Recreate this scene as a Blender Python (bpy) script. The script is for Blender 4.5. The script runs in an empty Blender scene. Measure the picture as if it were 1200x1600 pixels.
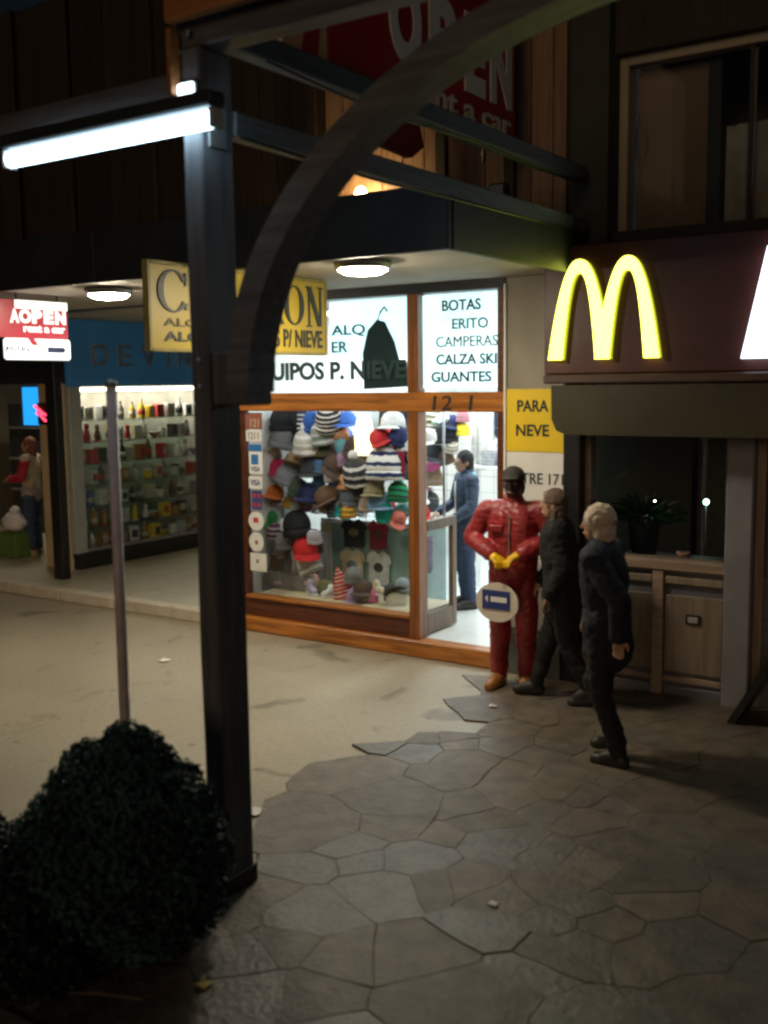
import bpy, bmesh, math, random
from mathutils import Vector, Matrix, Euler
random.seed(7)
R = math.radians
SC = bpy.context.scene
COL = SC.collection

# ------------------------------------------------------------------ camera
YAW, PITCH, ROLL = R(33.9), R(7.0), math.atan(.0127)
cam_d = bpy.data.cameras.new('camera')
cam = bpy.data.objects.new('camera', cam_d); COL.objects.link(cam)
f0 = Vector((-math.sin(YAW), math.cos(YAW), 0)); r0 = Vector((math.cos(YAW), math.sin(YAW), 0)); u0 = Vector((0, 0, 1))
fw = f0*math.cos(PITCH) - u0*math.sin(PITCH); up = f0*math.sin(PITCH) + u0*math.cos(PITCH)
cr = r0*math.cos(ROLL) - up*math.sin(ROLL); cu = r0*math.sin(ROLL) + up*math.cos(ROLL)
m = Matrix((cr, cu, -fw)).transposed().to_4x4(); m.translation = Vector((4.078, -7.845, 2.45))
cam.matrix_world = m
cam_d.sensor_fit = 'VERTICAL'; cam_d.sensor_height = 36; cam_d.lens = 1635/1600*36
cam_d.clip_start = .05; cam_d.clip_end = 2000
cam_d.dof.use_dof = True; cam_d.dof.focus_distance = 9.0; cam_d.dof.aperture_fstop = 1.3
SC.camera = cam

# ------------------------------------------------------------------ night sky, faint warm glow of the street
SUN_EL, SUN_AZ = 11.0, 168.0
w = bpy.data.worlds.new('World'); SC.world = w; w.use_nodes = True
nt = w.node_tree; bg = nt.nodes['Background']
sky = nt.nodes.new('ShaderNodeTexSky'); sky.sky_type = 'NISHITA'; sky.sun_disc = False
sky.sun_elevation = R(SUN_EL); sky.sun_rotation = R(SUN_AZ)
nt.links.new(sky.outputs[0], bg.inputs[0]); bg.inputs[1].default_value = .0018
sd = bpy.data.lights.new('street_glow', 'SUN'); sd.energy = .27; sd.angle = R(20); sd.color = (1, .68, .40)
so = bpy.data.objects.new('street_glow', sd); COL.objects.link(so)
so.location = (6, -14, 12)
so.rotation_euler = Vector((-.204, .960, -.191)).to_track_quat('-Z', 'Y').to_euler()
SC.view_settings.view_transform = 'Standard'; SC.view_settings.look = 'None'
SC.view_settings.exposure = 0; SC.view_settings.gamma = 1
SC.render.engine = 'CYCLES'
cy = SC.cycles
cy.use_denoising = True
try: cy.denoiser = 'OPENIMAGEDENOISE'
except Exception: pass
cy.max_bounces = 8; cy.diffuse_bounces = 3; cy.glossy_bounces = 3; cy.transparent_max_bounces = 16
cy.sample_clamp_indirect = 6; cy.caustics_reflective = False; cy.caustics_refractive = False
cy.pixel_filter_type = 'BLACKMAN_HARRIS'; cy.filter_width = 2.6

# ------------------------------------------------------------------ materials
MATS = {}
def _new(name):
    mt = bpy.data.materials.new(name); mt.use_nodes = True
    return mt, mt.node_tree, mt.node_tree.nodes['Principled BSDF']
def mat(name, col, rough=.6, var=.18, scale=8., metal=0., bump=.15, bscale=None, spec=.5, stretch=None, rand=0., coat=0.):
    if name in MATS: return MATS[name]
    mt, t, p = _new(name); n = t.nodes; l = t.links
    tc = n.new('ShaderNodeTexCoord'); mp = n.new('ShaderNodeMapping'); l.new(tc.outputs['Object'], mp.inputs[0])
    if stretch: mp.inputs['Scale'].default_value = stretch
    nz = n.new('ShaderNodeTexNoise'); nz.inputs['Scale'].default_value = scale; nz.inputs['Detail'].default_value = 5
    l.new(mp.outputs[0], nz.inputs['Vector'])
    rp = n.new('ShaderNodeValToRGB'); rp.color_ramp.elements[0].position = .3; rp.color_ramp.elements[1].position = .7
    rp.color_ramp.elements[0].color = (*[c*(1-var) for c in col], 1); rp.color_ramp.elements[1].color = (*[min(1, c*(1+var)) for c in col], 1)
    l.new(nz.outputs['Fac'], rp.inputs[0]); out = rp.outputs[0]
    if rand:
        oi = n.new('ShaderNodeObjectInfo'); mr = n.new('ShaderNodeMapRange')
        mr.inputs['To Min'].default_value = 1-rand; mr.inputs['To Max'].default_value = 1+rand
        l.new(oi.outputs['Random'], mr.inputs[0])
        hs = n.new('ShaderNodeHueSaturation'); l.new(mr.outputs[0], hs.inputs['Value']); l.new(out, hs.inputs['Color']); out = hs.outputs[0]
    l.new(out, p.inputs['Base Color'])
    p.inputs['Roughness'].default_value = rough; p.inputs['Metallic'].default_value = metal
    p.inputs['Specular IOR Level'].default_value = spec
    if coat: p.inputs['Coat Weight'].default_value = coat
    if bump:
        n2 = n.new('ShaderNodeTexNoise'); n2.inputs['Scale'].default_value = bscale or scale*5; n2.inputs['Detail'].default_value = 6
        l.new(mp.outputs[0], n2.inputs['Vector'])
        b = n.new('ShaderNodeBump'); b.inputs['Strength'].default_value = bump; b.inputs['Distance'].default_value = .02
        l.new(n2.outputs['Fac'], b.inputs['Height']); l.new(b.outputs[0], p.inputs['Normal'])
    MATS[name] = mt
    return mt
def emit(name, col, s):
    if name in MATS: return MATS[name]
    mt = bpy.data.materials.new(name); mt.use_nodes = True; t = mt.node_tree; t.nodes.clear()
    e = t.nodes.new('ShaderNodeEmission'); o = t.nodes.new('ShaderNodeOutputMaterial')
    e.inputs[0].default_value = (*col, 1); e.inputs[1].default_value = s
    t.links.new(e.outputs[0], o.inputs[0]); MATS[name] = mt
    return mt
def lit_panel(name, col, s, base=(.8, .8, .8)):
    # backlit acrylic, or a board with added glow: a diffuse face that also glows
    if name in MATS: return MATS[name]
    mt, t, p = _new(name)
    p.inputs['Base Color'].default_value = (*base, 1); p.inputs['Roughness'].default_value = .3
    p.inputs['Emission Color'].default_value = (*col, 1)
    tc = t.nodes.new('ShaderNodeTexCoord'); nz = t.nodes.new('ShaderNodeTexNoise'); nz.inputs['Scale'].default_value = 2.2
    mr = t.nodes.new('ShaderNodeMapRange'); mr.inputs['To Min'].default_value = s*.6; mr.inputs['To Max'].default_value = s*1.4
    t.links.new(tc.outputs['Object'], nz.inputs['Vector']); t.links.new(nz.outputs['Fac'], mr.inputs[0]); t.links.new(mr.outputs[0], p.inputs['Emission Strength'])
    MATS[name] = mt
    return mt
def glass(name, tint=(.93, .96, .96), ior=1.45, rough=.02):
    if name in MATS: return MATS[name]
    mt = bpy.data.materials.new(name); mt.use_nodes = True; t = mt.node_tree; t.nodes.clear()
    tr = t.nodes.new('ShaderNodeBsdfTransparent'); tr.inputs[0].default_value = (*tint, 1)
    g = t.nodes.new('ShaderNodeBsdfGlossy'); g.inputs['Roughness'].default_value = rough
    fr = t.nodes.new('ShaderNodeFresnel'); ge = t.nodes.new('ShaderNodeNewGeometry'); io = t.nodes.new('ShaderNodeMapRange')
    io.inputs['To Min'].default_value = ior; io.inputs['To Max'].default_value = 1/ior   # the far face of the pane: no false total reflection
    t.links.new(ge.outputs['Backfacing'], io.inputs[0]); t.links.new(io.outputs[0], fr.inputs[0])
    mx = t.nodes.new('ShaderNodeMixShader'); o = t.nodes.new('ShaderNodeOutputMaterial')
    t.links.new(fr.outputs[0], mx.inputs[0]); t.links.new(tr.outputs[0], mx.inputs[1]); t.links.new(g.outputs[0], mx.inputs[2]); t.links.new(mx.outputs[0], o.inputs[0])
    MATS[name] = mt
    return mt
def concrete():
    mt, t, p = _new('pavement_concrete'); n, l = t.nodes, t.links
    tc = n.new('ShaderNodeTexCoord')
    a = n.new('ShaderNodeTexNoise'); a.inputs['Scale'].default_value = .55; a.inputs['Detail'].default_value = 7; a.inputs['Roughness'].default_value = .62
    b = n.new('ShaderNodeTexNoise'); b.inputs['Scale'].default_value = 22; b.inputs['Detail'].default_value = 10
    c = n.new('ShaderNodeTexVoronoi'); c.inputs['Scale'].default_value = 3.1
    for k in (a, b, c): l.new(tc.outputs['Object'], k.inputs['Vector'])
    r = n.new('ShaderNodeValToRGB'); e = r.color_ramp.elements
    e[0].position = .30; e[0].color = (.27, .228, .160, 1); e[1].position = .70; e[1].color = (.38, .328, .240, 1)
    l.new(a.outputs['Fac'], r.inputs[0])
    r2 = n.new('ShaderNodeValToRGB'); r2.color_ramp.elements[0].position = .33; r2.color_ramp.elements[0].color = (.55, .54, .52, 1)
    r2.color_ramp.elements[1].position = .6; r2.color_ramp.elements[1].color = (1, 1, 1, 1); l.new(b.outputs['Fac'], r2.inputs[0])
    mx = n.new('ShaderNodeMix'); mx.data_type = 'RGBA'; mx.blend_type = 'MULTIPLY'; mx.inputs[0].default_value = .28
    l.new(r.outputs[0], mx.inputs[6]); l.new(r2.outputs[0], mx.inputs[7]); 
    # trodden chewing gum and drip stains
    gs = n.new('ShaderNodeValToRGB'); gs.color_ramp.elements[0].position = .07; gs.color_ramp.elements[0].color = (.45, .43, .40, 1); gs.color_ramp.elements[1].position = .11; gs.color_ramp.elements[1].color = (1, 1, 1, 1)
    l.new(c.outputs['Distance'], gs.inputs[0]); m2 = n.new('ShaderNodeMix'); m2.data_type = 'RGBA'; m2.blend_type = 'MULTIPLY'; m2.inputs[0].default_value = .7
    l.new(mx.outputs[2], m2.inputs[6]); l.new(gs.outputs[0], m2.inputs[7])
    d2 = n.new('ShaderNodeTexNoise'); d2.inputs['Scale'].default_value = 1.6; d2.inputs['Detail'].default_value = 9; d2.inputs['Distortion'].default_value = 1.2; l.new(tc.outputs['Object'], d2.inputs['Vector'])
    r3 = n.new('ShaderNodeValToRGB'); r3.color_ramp.elements[0].position = .30; r3.color_ramp.elements[0].color = (.42, .40, .37, 1); r3.color_ramp.elements[1].position = .40; r3.color_ramp.elements[1].color = (1, 1, 1, 1); l.new(d2.outputs['Fac'], r3.inputs[0])
    m3 = n.new('ShaderNodeMix'); m3.data_type = 'RGBA'; m3.blend_type = 'MULTIPLY'; m3.inputs[0].default_value = .8; l.new(m2.outputs[2], m3.inputs[6]); l.new(r3.outputs[0], m3.inputs[7])
    l.new(m3.outputs[2], p.inputs['Base Color'])
    # trodden in, slightly greasy: patches of lower roughness
    mr = n.new('ShaderNodeMapRange'); mr.inputs['From Min'].default_value = .35; mr.inputs['From Max'].default_value = .7
    mr.inputs['To Min'].default_value = .38; mr.inputs['To Max'].default_value = .75; l.new(a.outputs['Fac'], mr.inputs[0]); l.new(mr.outputs[0], p.inputs['Roughness'])
    bp = n.new('ShaderNodeBump'); bp.inputs['Strength'].default_value = .12; bp.inputs['Distance'].default_value = .008
    b2 = n.new('ShaderNodeTexNoise'); b2.inputs['Scale'].default_value = 60; b2.inputs['Detail'].default_value = 4; l.new(tc.outputs['Object'], b2.inputs['Vector'])
    l.new(b2.outputs['Fac'], bp.inputs['Height']); l.new(bp.outputs[0], p.inputs['Normal'])
    return mt
def wood(name, c1, c2, rough=.45, axis='X', coat=0.):
    if name in MATS: return MATS[name]
    mt, t, p = _new(name); n, l = t.nodes, t.links
    tc = n.new('ShaderNodeTexCoord'); mp = n.new('ShaderNodeMapping'); l.new(tc.outputs['Object'], mp.inputs[0])
    s = {'X': (.6, 9, 9), 'Y': (9, .6, 9), 'Z': (9, 9, .6)}[axis]; mp.inputs['Scale'].default_value = s
    nz = n.new('ShaderNodeTexNoise'); nz.inputs['Scale'].default_value = 3; nz.inputs['Detail'].default_value = 8; nz.inputs['Distortion'].default_value = .6
    l.new(mp.outputs[0], nz.inputs['Vector'])
    r = n.new('ShaderNodeValToRGB'); r.color_ramp.elements[0].position = .34; r.color_ramp.elements[0].color = (*c1, 1)
    r.color_ramp.elements[1].position = .66; r.color_ramp.elements[1].color = (*c2, 1); l.new(nz.outputs['Fac'], r.inputs[0])
    oi = n.new('ShaderNodeObjectInfo'); mr = n.new('ShaderNodeMapRange'); mr.inputs['To Min'].default_value = .75; mr.inputs['To Max'].default_value = 1.25
    l.new(oi.outputs['Random'], mr.inputs[0]); hs = n.new('ShaderNodeHueSaturation'); l.new(mr.outputs[0], hs.inputs['Value']); l.new(r.outputs[0], hs.inputs['Color'])
    l.new(hs.outputs[0], p.inputs['Base Color']); p.inputs['Roughness'].default_value = rough
    if coat: p.inputs['Coat Weight'].default_value = coat
    b = n.new('ShaderNodeBump'); b.inputs['Strength'].default_value = .2; b.inputs['Distance'].default_value = .01
    l.new(nz.outputs['Fac'], b.inputs['Height']); l.new(b.outputs[0], p.inputs['Normal'])
    MATS[name] = mt
    return mt

# ------------------------------------------------------------------ mesh helpers
def wloc(o):
    v = Vector((0, 0, 0))
    while o is not None: v += o.location; o = o.parent
    return v
def props(o, label=None, cat=None, group=None, kind=None):
    if label: o['label'] = label
    if cat: o['category'] = cat
    if group: o['group'] = group
    if kind: o['kind'] = kind
    return o
def empty(name, loc, label, cat, group=None, rz=0):
    o = bpy.data.objects.new(name, None); COL.objects.link(o); o.location = loc; o.rotation_euler.z = rz
    o.empty_display_size = .1
    return props(o, label, cat, group)
def link(name, me, mt, parent=None, loc=None):
    o = bpy.data.objects.new(name, me); COL.objects.link(o)
    if mt is not None:
        me.materials.clear(); me.materials.append(mt)
    if parent: o.parent = parent
    if loc is not None: o.location = loc
    return o
class MB:
    def __init__(s): s.v = []; s.f = []; s.sm = []
    def add(s, v, f, smooth=False):
        k = len(s.v); s.v += [tuple(x) for x in v]; s.f += [tuple(i+k for i in q) for q in f]; s.sm += [smooth]*len(f); return s
    def box(s, x0, x1, y0, y1, z0, z1):
        v = [(x, y, z) for z in (z0, z1) for y in (y0, y1) for x in (x0, x1)]
        return s.add(v, [(0, 2, 3, 1), (4, 5, 7, 6), (0, 1, 5, 4), (2, 6, 7, 3), (0, 4, 6, 2), (1, 3, 7, 5)])
    def bbox(s, x0, x1, y0, y1, z0, z1, b=.006):
        bm = bmesh.new(); bmesh.ops.create_cube(bm, size=1)
        for q in bm.verts: q.co = Vector(((x0+x1)/2+q.co.x*(x1-x0), (y0+y1)/2+q.co.y*(y1-y0), (z0+z1)/2+q.co.z*(z1-z0)))
        bmesh.ops.bevel(bm, geom=bm.edges[:], offset=b, segments=1, affect='EDGES')
        return s.bm(bm)
    def bm(s, bm, smooth=False):
        bm.verts.index_update(); s.add([q.co[:] for q in bm.verts], [[q.index for q in f.verts] for f in bm.faces], smooth); bm.free(); return s
    def tube(s, pts, rad, n=10, cap=True):
        pts = [Vector(p) for p in pts]; rs = rad if isinstance(rad, (list, tuple)) else [rad]*len(pts)
        v = []; f = []
        for i, p in enumerate(pts):
            d = (pts[min(i+1, len(pts)-1)] - pts[max(i-1, 0)]).normalized()
            a = d.cross(Vector((0, 0, 1)) if abs(d.z) < .9 else Vector((1, 0, 0))).normalized(); b = d.cross(a)
            for k in range(n):
                t = 2*math.pi*k/n; v.append(p + (a*math.cos(t)+b*math.sin(t))*rs[i])
        for i in range(len(pts)-1):
            for k in range(n): f.append((i*n+k, i*n+(k+1) % n, (i+1)*n+(k+1) % n, (i+1)*n+k))
        if cap: f.append(tuple(range(n))); f.append(tuple((len(pts)-1)*n+k for k in reversed(range(n))))
        return s.add(v, f, True)
    def lathe(s, prof, c=(0, 0, 0), n=16, sx=1, sy=1):
        v = []; f = []
        for (r, z) in prof:
            for k in range(n):
                t = 2*math.pi*k/n; v.append((c[0]+r*sx*math.cos(t), c[1]+r*sy*math.sin(t), c[2]+z))
        for i in range(len(prof)-1):
            for k in range(n): f.append((i*n+k, i*n+(k+1) % n, (i+1)*n+(k+1) % n, (i+1)*n+k))
        f.append(tuple(reversed(range(n)))); f.append(tuple((len(prof)-1)*n+k for k in range(n)))
        return s.add(v, f, True)
    def ell(s, c, r, n=12, mm=8, rot=None):
        v = []; f = []
        for i in range(mm+1):
            a = math.pi*i/mm
            for k in range(n):
                t = 2*math.pi*k/n; q = Vector((r[0]*math.sin(a)*math.cos(t), r[1]*math.sin(a)*math.sin(t), r[2]*math.cos(a)))
                if rot: q = rot @ q
                v.append(q + Vector(c))
        for i in range(mm):
            for k in range(n): f.append((i*n+k, (i+1)*n+k, (i+1)*n+(k+1) % n, i*n+(k+1) % n))
        return s.add(v, f, True)
    def cap(s, p0, r0, p1, r1, n=12):
        p0, p1 = Vector(p0), Vector(p1); d = (p1-p0); L = d.length; d = d.normalized() if L > 1e-6 else Vector((0, 0, 1))
        a = d.cross(Vector((0, 0, 1)) if abs(d.z) < .9 else Vector((1, 0, 0))).normalized(); b = d.cross(a)
        rings = [(p0-d*r0*math.cos(t), r0*math.sin(t)) for t in (.05, .5, 1.0, 1.57)] + [(p1+d*r1*math.cos(t), r1*math.sin(t)) for t in (1.57, 1.0, .5, .05)]
        v = []; f = []
        for (q, r) in rings:
            for k in range(n):
                t = 2*math.pi*k/n; v.append(q+(a*math.cos(t)+b*math.sin(t))*r)
        for i in range(7):
            for k in range(n): f.append((i*n+k, i*n+(k+1) % n, (i+1)*n+(k+1) % n, (i+1)*n+k))
        f.append(tuple(reversed(range(n)))); f.append(tuple(7*n+k for k in range(n)))
        return s.add(v, f, True)
    def prism(s, poly, d0, d1, plane='XZ'):
        # poly in the named plane, extruded d0..d1 along the third axis
        def P(a, b, c): return {'XZ': (a, c, b), 'YZ': (c, a, b), 'XY': (a, b, c)}[plane]
        n = len(poly); v = [P(a, b, d0) for a, b in poly] + [P(a, b, d1) for a, b in poly]
        return s.add(v, [tuple(range(n)), tuple(reversed(range(n, 2*n)))] + [(i, i+n, (i+1) % n+n, (i+1) % n) for i in range(n)])
    def mesh(s, name, off=(0, 0, 0)):
        me = bpy.data.meshes.new(name); o = Vector(off)
        me.from_pydata([tuple(Vector(q)-o) for q in s.v], [], s.f); me.validate()
        for p, k in zip(me.polygons, s.sm): p.use_smooth = k
        bm = bmesh.new(); bm.from_mesh(me); bmesh.ops.recalc_face_normals(bm, faces=bm.faces); bm.to_mesh(me); bm.free()
        return me
    def build(s, name, mt, parent=None, label=None, cat=None, group=None, kind=None, local=False):
        if parent is not None:
            me = s.mesh(name, (0, 0, 0) if local else wloc(parent)); o = link(name, me, mt, parent)
        else:
            xs = [q[0] for q in s.v]; ys = [q[1] for q in s.v]; zs = [q[2] for q in s.v]
            c = ((min(xs)+max(xs))/2, (min(ys)+max(ys))/2, min(zs))
            o = link(name, s.mesh(name, c), mt, None, c)
        return props(o, label, cat, group, kind)
def text_mesh(body, bold=0., extr=.004, spacing=1.):
    cu_ = bpy.data.curves.new('t', 'FONT'); cu_.body = body; cu_.extrude = extr; cu_.offset = bold; cu_.resolution_u = 4; cu_.space_character = spacing
    ob = bpy.data.objects.new('t', cu_); COL.objects.link(ob)
    dg = bpy.context.evaluated_depsgraph_get(); me = bpy.data.meshes.new_from_object(ob.evaluated_get(dg))
    bpy.data.objects.remove(ob); bpy.data.curves.remove(cu_)
    return me
def text(body, x0, x1, z0, z1, d, face, mt, parent, bold=.02, extr=.004, name='letter', slant=0., spacing=1.):
    # face '-Y': runs along X at Y=d ; face '+X': runs along Y (x0,x1 are Y values) at X=d
    me = text_mesh(body, 0. if 'M' in body else bold, 1., spacing)
    xs = [q.co.x for q in me.vertices]; ys = [q.co.y for q in me.vertices]
    a, b, c, e = min(xs), max(xs), min(ys), max(ys); pw = wloc(parent)
    for q in me.vertices:
        u = x0+(q.co.x-a)/(b-a)*(x1-x0); vv = z0+(q.co.y-c)/(e-c)*(z1-z0); u += (vv-z0)*slant
        off = q.co.z*extr
        q.co = (Vector((u, d-off, vv)) if face == '-Y' else Vector((d+off, u, vv))) - pw
    # one object per character: loose pieces whose extents along the line overlap belong together
    ax = 0 if face == '-Y' else 1; bm = bmesh.new(); bm.from_mesh(me); bm.verts.index_update(); seen = {}; isl = []
    for s0 in bm.verts:
        if s0.index in seen: continue
        st = [s0]; seen[s0.index] = len(isl); cur = [s0]
        while st:
            q = st.pop()
            for e_ in q.link_edges:
                o_ = e_.other_vert(q)
                if o_.index not in seen: seen[o_.index] = len(isl); st.append(o_); cur.append(o_)
        isl.append((min(q.co[ax] for q in cur), max(q.co[ax] for q in cur), set(q.index for q in cur)))
    isl.sort(key=lambda t: t[0]); groups = []
    for a_, b_, ix in isl:
        if groups and min(b_, groups[-1][1])-a_ > .5*min(b_-a_, groups[-1][1]-groups[-1][0]): groups[-1] = (groups[-1][0], max(b_, groups[-1][1]), groups[-1][2] | ix)
        else: groups.append((a_, b_, ix))
    out = None
    for a_, b_, ix in groups:
        mp_ = {k: i for i, k in enumerate(sorted(ix))}; fs = [[mp_[q.index] for q in f_.verts] for f_ in bm.faces if f_.verts[0].index in ix]
        m2 = bpy.data.meshes.new(name); m2.from_pydata([bm.verts[k].co[:] if False else tuple(me.vertices[k].co) for k in sorted(ix)], [], fs)
        b2 = bmesh.new(); b2.from_mesh(m2); bmesh.ops.recalc_face_normals(b2, faces=b2.faces); b2.to_mesh(m2); b2.free()
        out = link(name, m2, mt, parent)
    bm.free(); bpy.data.meshes.remove(me)
    return out
def ordinal(i): return ['first', 'second', 'third', 'fourth', 'fifth', 'sixth', 'seventh', 'eighth', 'ninth', 'tenth', 'eleventh', 'twelfth', 'thirteenth', 'fourteenth', 'fifteenth', 'sixteenth', 'seventeenth'][i]
# ================================================================== GROUND
W_OR = wood('varnished_wood', (.20, .065, .012), (.46, .17, .03), .38, 'X', .3)
W_ORZ = wood('varnished_wood_upright', (.17, .055, .012), (.36, .12, .024), .38, 'Z', .3)
W_DK = wood('dark_red_wood', (.07, .018, .008), (.15, .04, .014), .4, 'X', .2)
W_BR = wood('brown_timber', (.085, .088, .105), (.15, .155, .18), .5, 'Z')
W_BRX = wood('brown_timber_long', (.085, .085, .10), (.145, .148, .17), .5, 'X')
W_BRY = wood('brown_timber_cross', (.085, .095, .11), (.14, .155, .18), .6, 'Y')
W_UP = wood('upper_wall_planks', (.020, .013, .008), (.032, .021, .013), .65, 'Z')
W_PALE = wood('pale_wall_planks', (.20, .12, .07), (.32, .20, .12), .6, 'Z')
W_PAN = wood('wainscot_wood', (.15, .115, .08), (.23, .18, .13), .5, 'Z')
W_GATE = wood('grey_brown_wood', (.10, .07, .05), (.17, .12, .085), .45, 'Z')
M_DARK = mat('dark_painted_board', (.022, .026, .033), .5, .3, 3)
M_BLACK = mat('black_paint', (.012, .012, .014), .4, .3, 6)
M_BLACKM = mat('letter_black', (.012, .014, .02), .6, .1, 6, bump=0)
M_SOFF = mat('soffit_paint', (.52, .48, .40), .7, .1, 3)
M_WALLW = mat('white_wall', (.68, .66, .62), .7, .06, 4)
M_WALLG = mat('grey_plaster', (.30, .27, .22), .8, .12, 4)
M_CREAM = mat('cream_plaster', (.56, .46, .30), .75, .12, 3)
M_TILE = mat('white_floor_tile', (.70, .72, .72), .25, .05, 6, bump=.03)
M_PORCH = mat('porch_tile', (.42, .38, .29), .4, .12, 5, bump=.05)
M_METAL = mat('grey_metal', (.30, .30, .31), .4, .15, 10, .6)
M_ASPH = mat('asphalt', (.045, .045, .046), .85, .25, 12, bump=.4)
M_GLASS = glass('window_glass'); M_GLASSD = glass('dark_window_glass', (.55, .6, .6), 1.5, .03)
M_WHITE = mat('white_paint', (.78, .78, .76), .5, .04, 5, bump=.02)

MB().add([(-300, -300, 0), (300, -300, 0), (300, 300, 0), (-300, 300, 0)], [(0, 1, 2, 3)]).build('ground', M_ASPH, kind='structure').location.z = -.16
MB().add([(-80, -16, -.12), (80, -16, -.12), (80, -5.62, -.12), (-80, -5.62, -.12)], [(0, 1, 2, 3)]).build('road', M_ASPH, kind='structure')
kb = MB()
for i in range(28): kb.bbox(-18+i*1.2+.004, -16.8+i*1.2-.004, -5.64, -5.47, -.14, .012, .012)
kb.build('kerb', mat('kerb_stone', (.22, .21, .19), .8, .2, 5), kind='structure')
pave = MB().add([(-22, -5.47, 0), (16, -5.47, 0), (16, .3, 0), (-22, .3, 0)], [(0, 1, 2, 3)]).build('pavement', concrete(), kind='structure')

# crazy paving: every flagstone a piece of the pavement
M_STONE = mat('flagstone', (.125, .098, .070), .55, .34, 7, bump=.45, bscale=30, rand=.13)
M_STONE2 = mat('flagstone_grey', (.115, .100, .082), .45, .34, 7, bump=.45, bscale=30, rand=.15)
M_BED = mat('paving_mortar', (.085, .070, .054), .9, .5, 9, bump=.4)
bed_poly = [(.75, -5.46), (6.2, -5.46), (6.2, 0), (.85, 0), (.72, -.9), (.70, -1.9), (.74, -2.8), (.70, -3.7)]
MB().add([(a, b, .010) for a, b in bed_poly], [tuple(range(len(bed_poly)))]).build('paving_bed', M_BED, pave)
def clip(poly, nx, ny, d):
    out = []
    for i in range(len(poly)):
        a, b = poly[i], poly[(i+1) % len(poly)]; da = a[0]*nx+a[1]*ny-d; db = b[0]*nx+b[1]*ny-d
        if da <= 0: out.append(a)
        if da*db < 0: t = da/(da-db); out.append((a[0]+(b[0]-a[0])*t, a[1]+(b[1]-a[1])*t))
    return out
rs = random.Random(21)
sites = []; tries = 0
while tries < 14000 and len(sites) < 330:
    tries += 1; x, y = rs.uniform(-1.0, 5.6), rs.uniform(-5.9, .5)
    # patches of small broken pieces between larger slabs
    rr_ = .17+.30*max(0, math.sin(x*1.9+1.1*math.sin(y*1.3))*math.sin(y*1.7+.8))**.7+rs.uniform(0, .10) if math.sin(x*1.9+1.1*math.sin(y*1.3))*math.sin(y*1.7+.8) > 0 else .19+rs.uniform(0, .10)
    if all((x-q[0])**2+(y-q[1])**2 > ((rr_+q[2])*.40)**2 for q in sites): sites.append((x, y, rr_))
def crook(a, b):
    # the same crooked joint is found from both sides: seeded by its ends
    L = math.hypot(b[0]-a[0], b[1]-a[1]); k = 3 if L > .25 else 2
    pa, pb = (a, b) if a < b else (b, a); rg_ = random.Random(int(pa[0]*50)*7919+int(pa[1]*50)*31+int(pb[0]*50)*17+int(pb[1]*50))
    offs = [rg_.uniform(-.014, .014)*min(1, L*3) for _ in range(k-1)]
    nx, ny = -(pb[1]-pa[1])/max(L, .001), (pb[0]-pa[0])/max(L, .001)
    pts = [(pa[0]+(pb[0]-pa[0])*(j+1)/k+nx*offs[j], pa[1]+(pb[1]-pa[1])*(j+1)/k+ny*offs[j]) for j in range(k-1)]
    return pts if a < b else pts[::-1]
for (sx, sy, sr) in sites:
    edge = .26+.16*math.sin(sy*3.1)+.1*math.sin(sy*7.7+1)
    if sx < edge or sx > 5.2 or sy < -5.4 or sy > 0: continue
    poly = [(sx-1, sy-1), (sx+1, sy-1), (sx+1, sy+1), (sx-1, sy+1)]
    poly = clip(poly, 0, 1, -.01); poly = clip(poly, 0, -1, 5.46)
    for (qx, qy, qr) in sites:
        if (qx, qy) == (sx, sy) or abs(qx-sx) > 1.4 or abs(qy-sy) > 1.4: continue
        nx, ny = qx-sx, qy-sy; d_ = ((sx*sx+sy*sy)-(qx*qx+qy*qy)+(qr*qr-sr*sr)*.8)/-2
        L = math.hypot(nx, ny); poly = clip(poly, nx/L, ny/L, d_/L)
        if len(poly) < 3: break
    if len(poly) < 3: continue
    pts = []
    for i in range(len(poly)):
        a, b = poly[i], poly[(i+1) % len(poly)]
        if math.hypot(b[0]-a[0], b[1]-a[1]) < .025: continue
        pts.append(a); pts += crook(a, b)
    if len(pts) < 4: continue
    cx = sum(q[0] for q in pts)/len(pts); cy_ = sum(q[1] for q in pts)/len(pts); n = len(pts)
    gap = rs.choice((.0015, .002, .002, .003, .004, .009)); rad = max(.05, max(math.hypot(a-cx, b-cy_) for a, b in pts))
    pts = [(cx+(a-cx)*(1-gap/rad), cy_+(b-cy_)*(1-gap/rad)) for a, b in pts]
    h = .0128+rs.uniform(-.001, .0022)+(rs.random() < .10)*.005; tx, ty = rs.uniform(-.003, .003), rs.uniform(-.003, .003)
    top = [(cx+(a-cx)*.99, cy_+(b-cy_)*.99, h+(a-cx)*tx+(b-cy_)*ty) for a, b in pts]
    mid = [(a, b, h-.0015+(a-cx)*tx+(b-cy_)*ty) for a, b in pts]; bot = [(a, b, .002) for a, b in pts]
    f = [tuple(range(n))]+[(i, i+n, (i+1) % n+n, (i+1) % n) for i in range(n)]+[(i+n, i+2*n, (i+1) % n+2*n, (i+1) % n+n) for i in range(n)]
    MB().add(top+mid+bot, f).build('flagstone', M_STONE if rs.random() < .6 else M_STONE2, pave)

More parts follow.
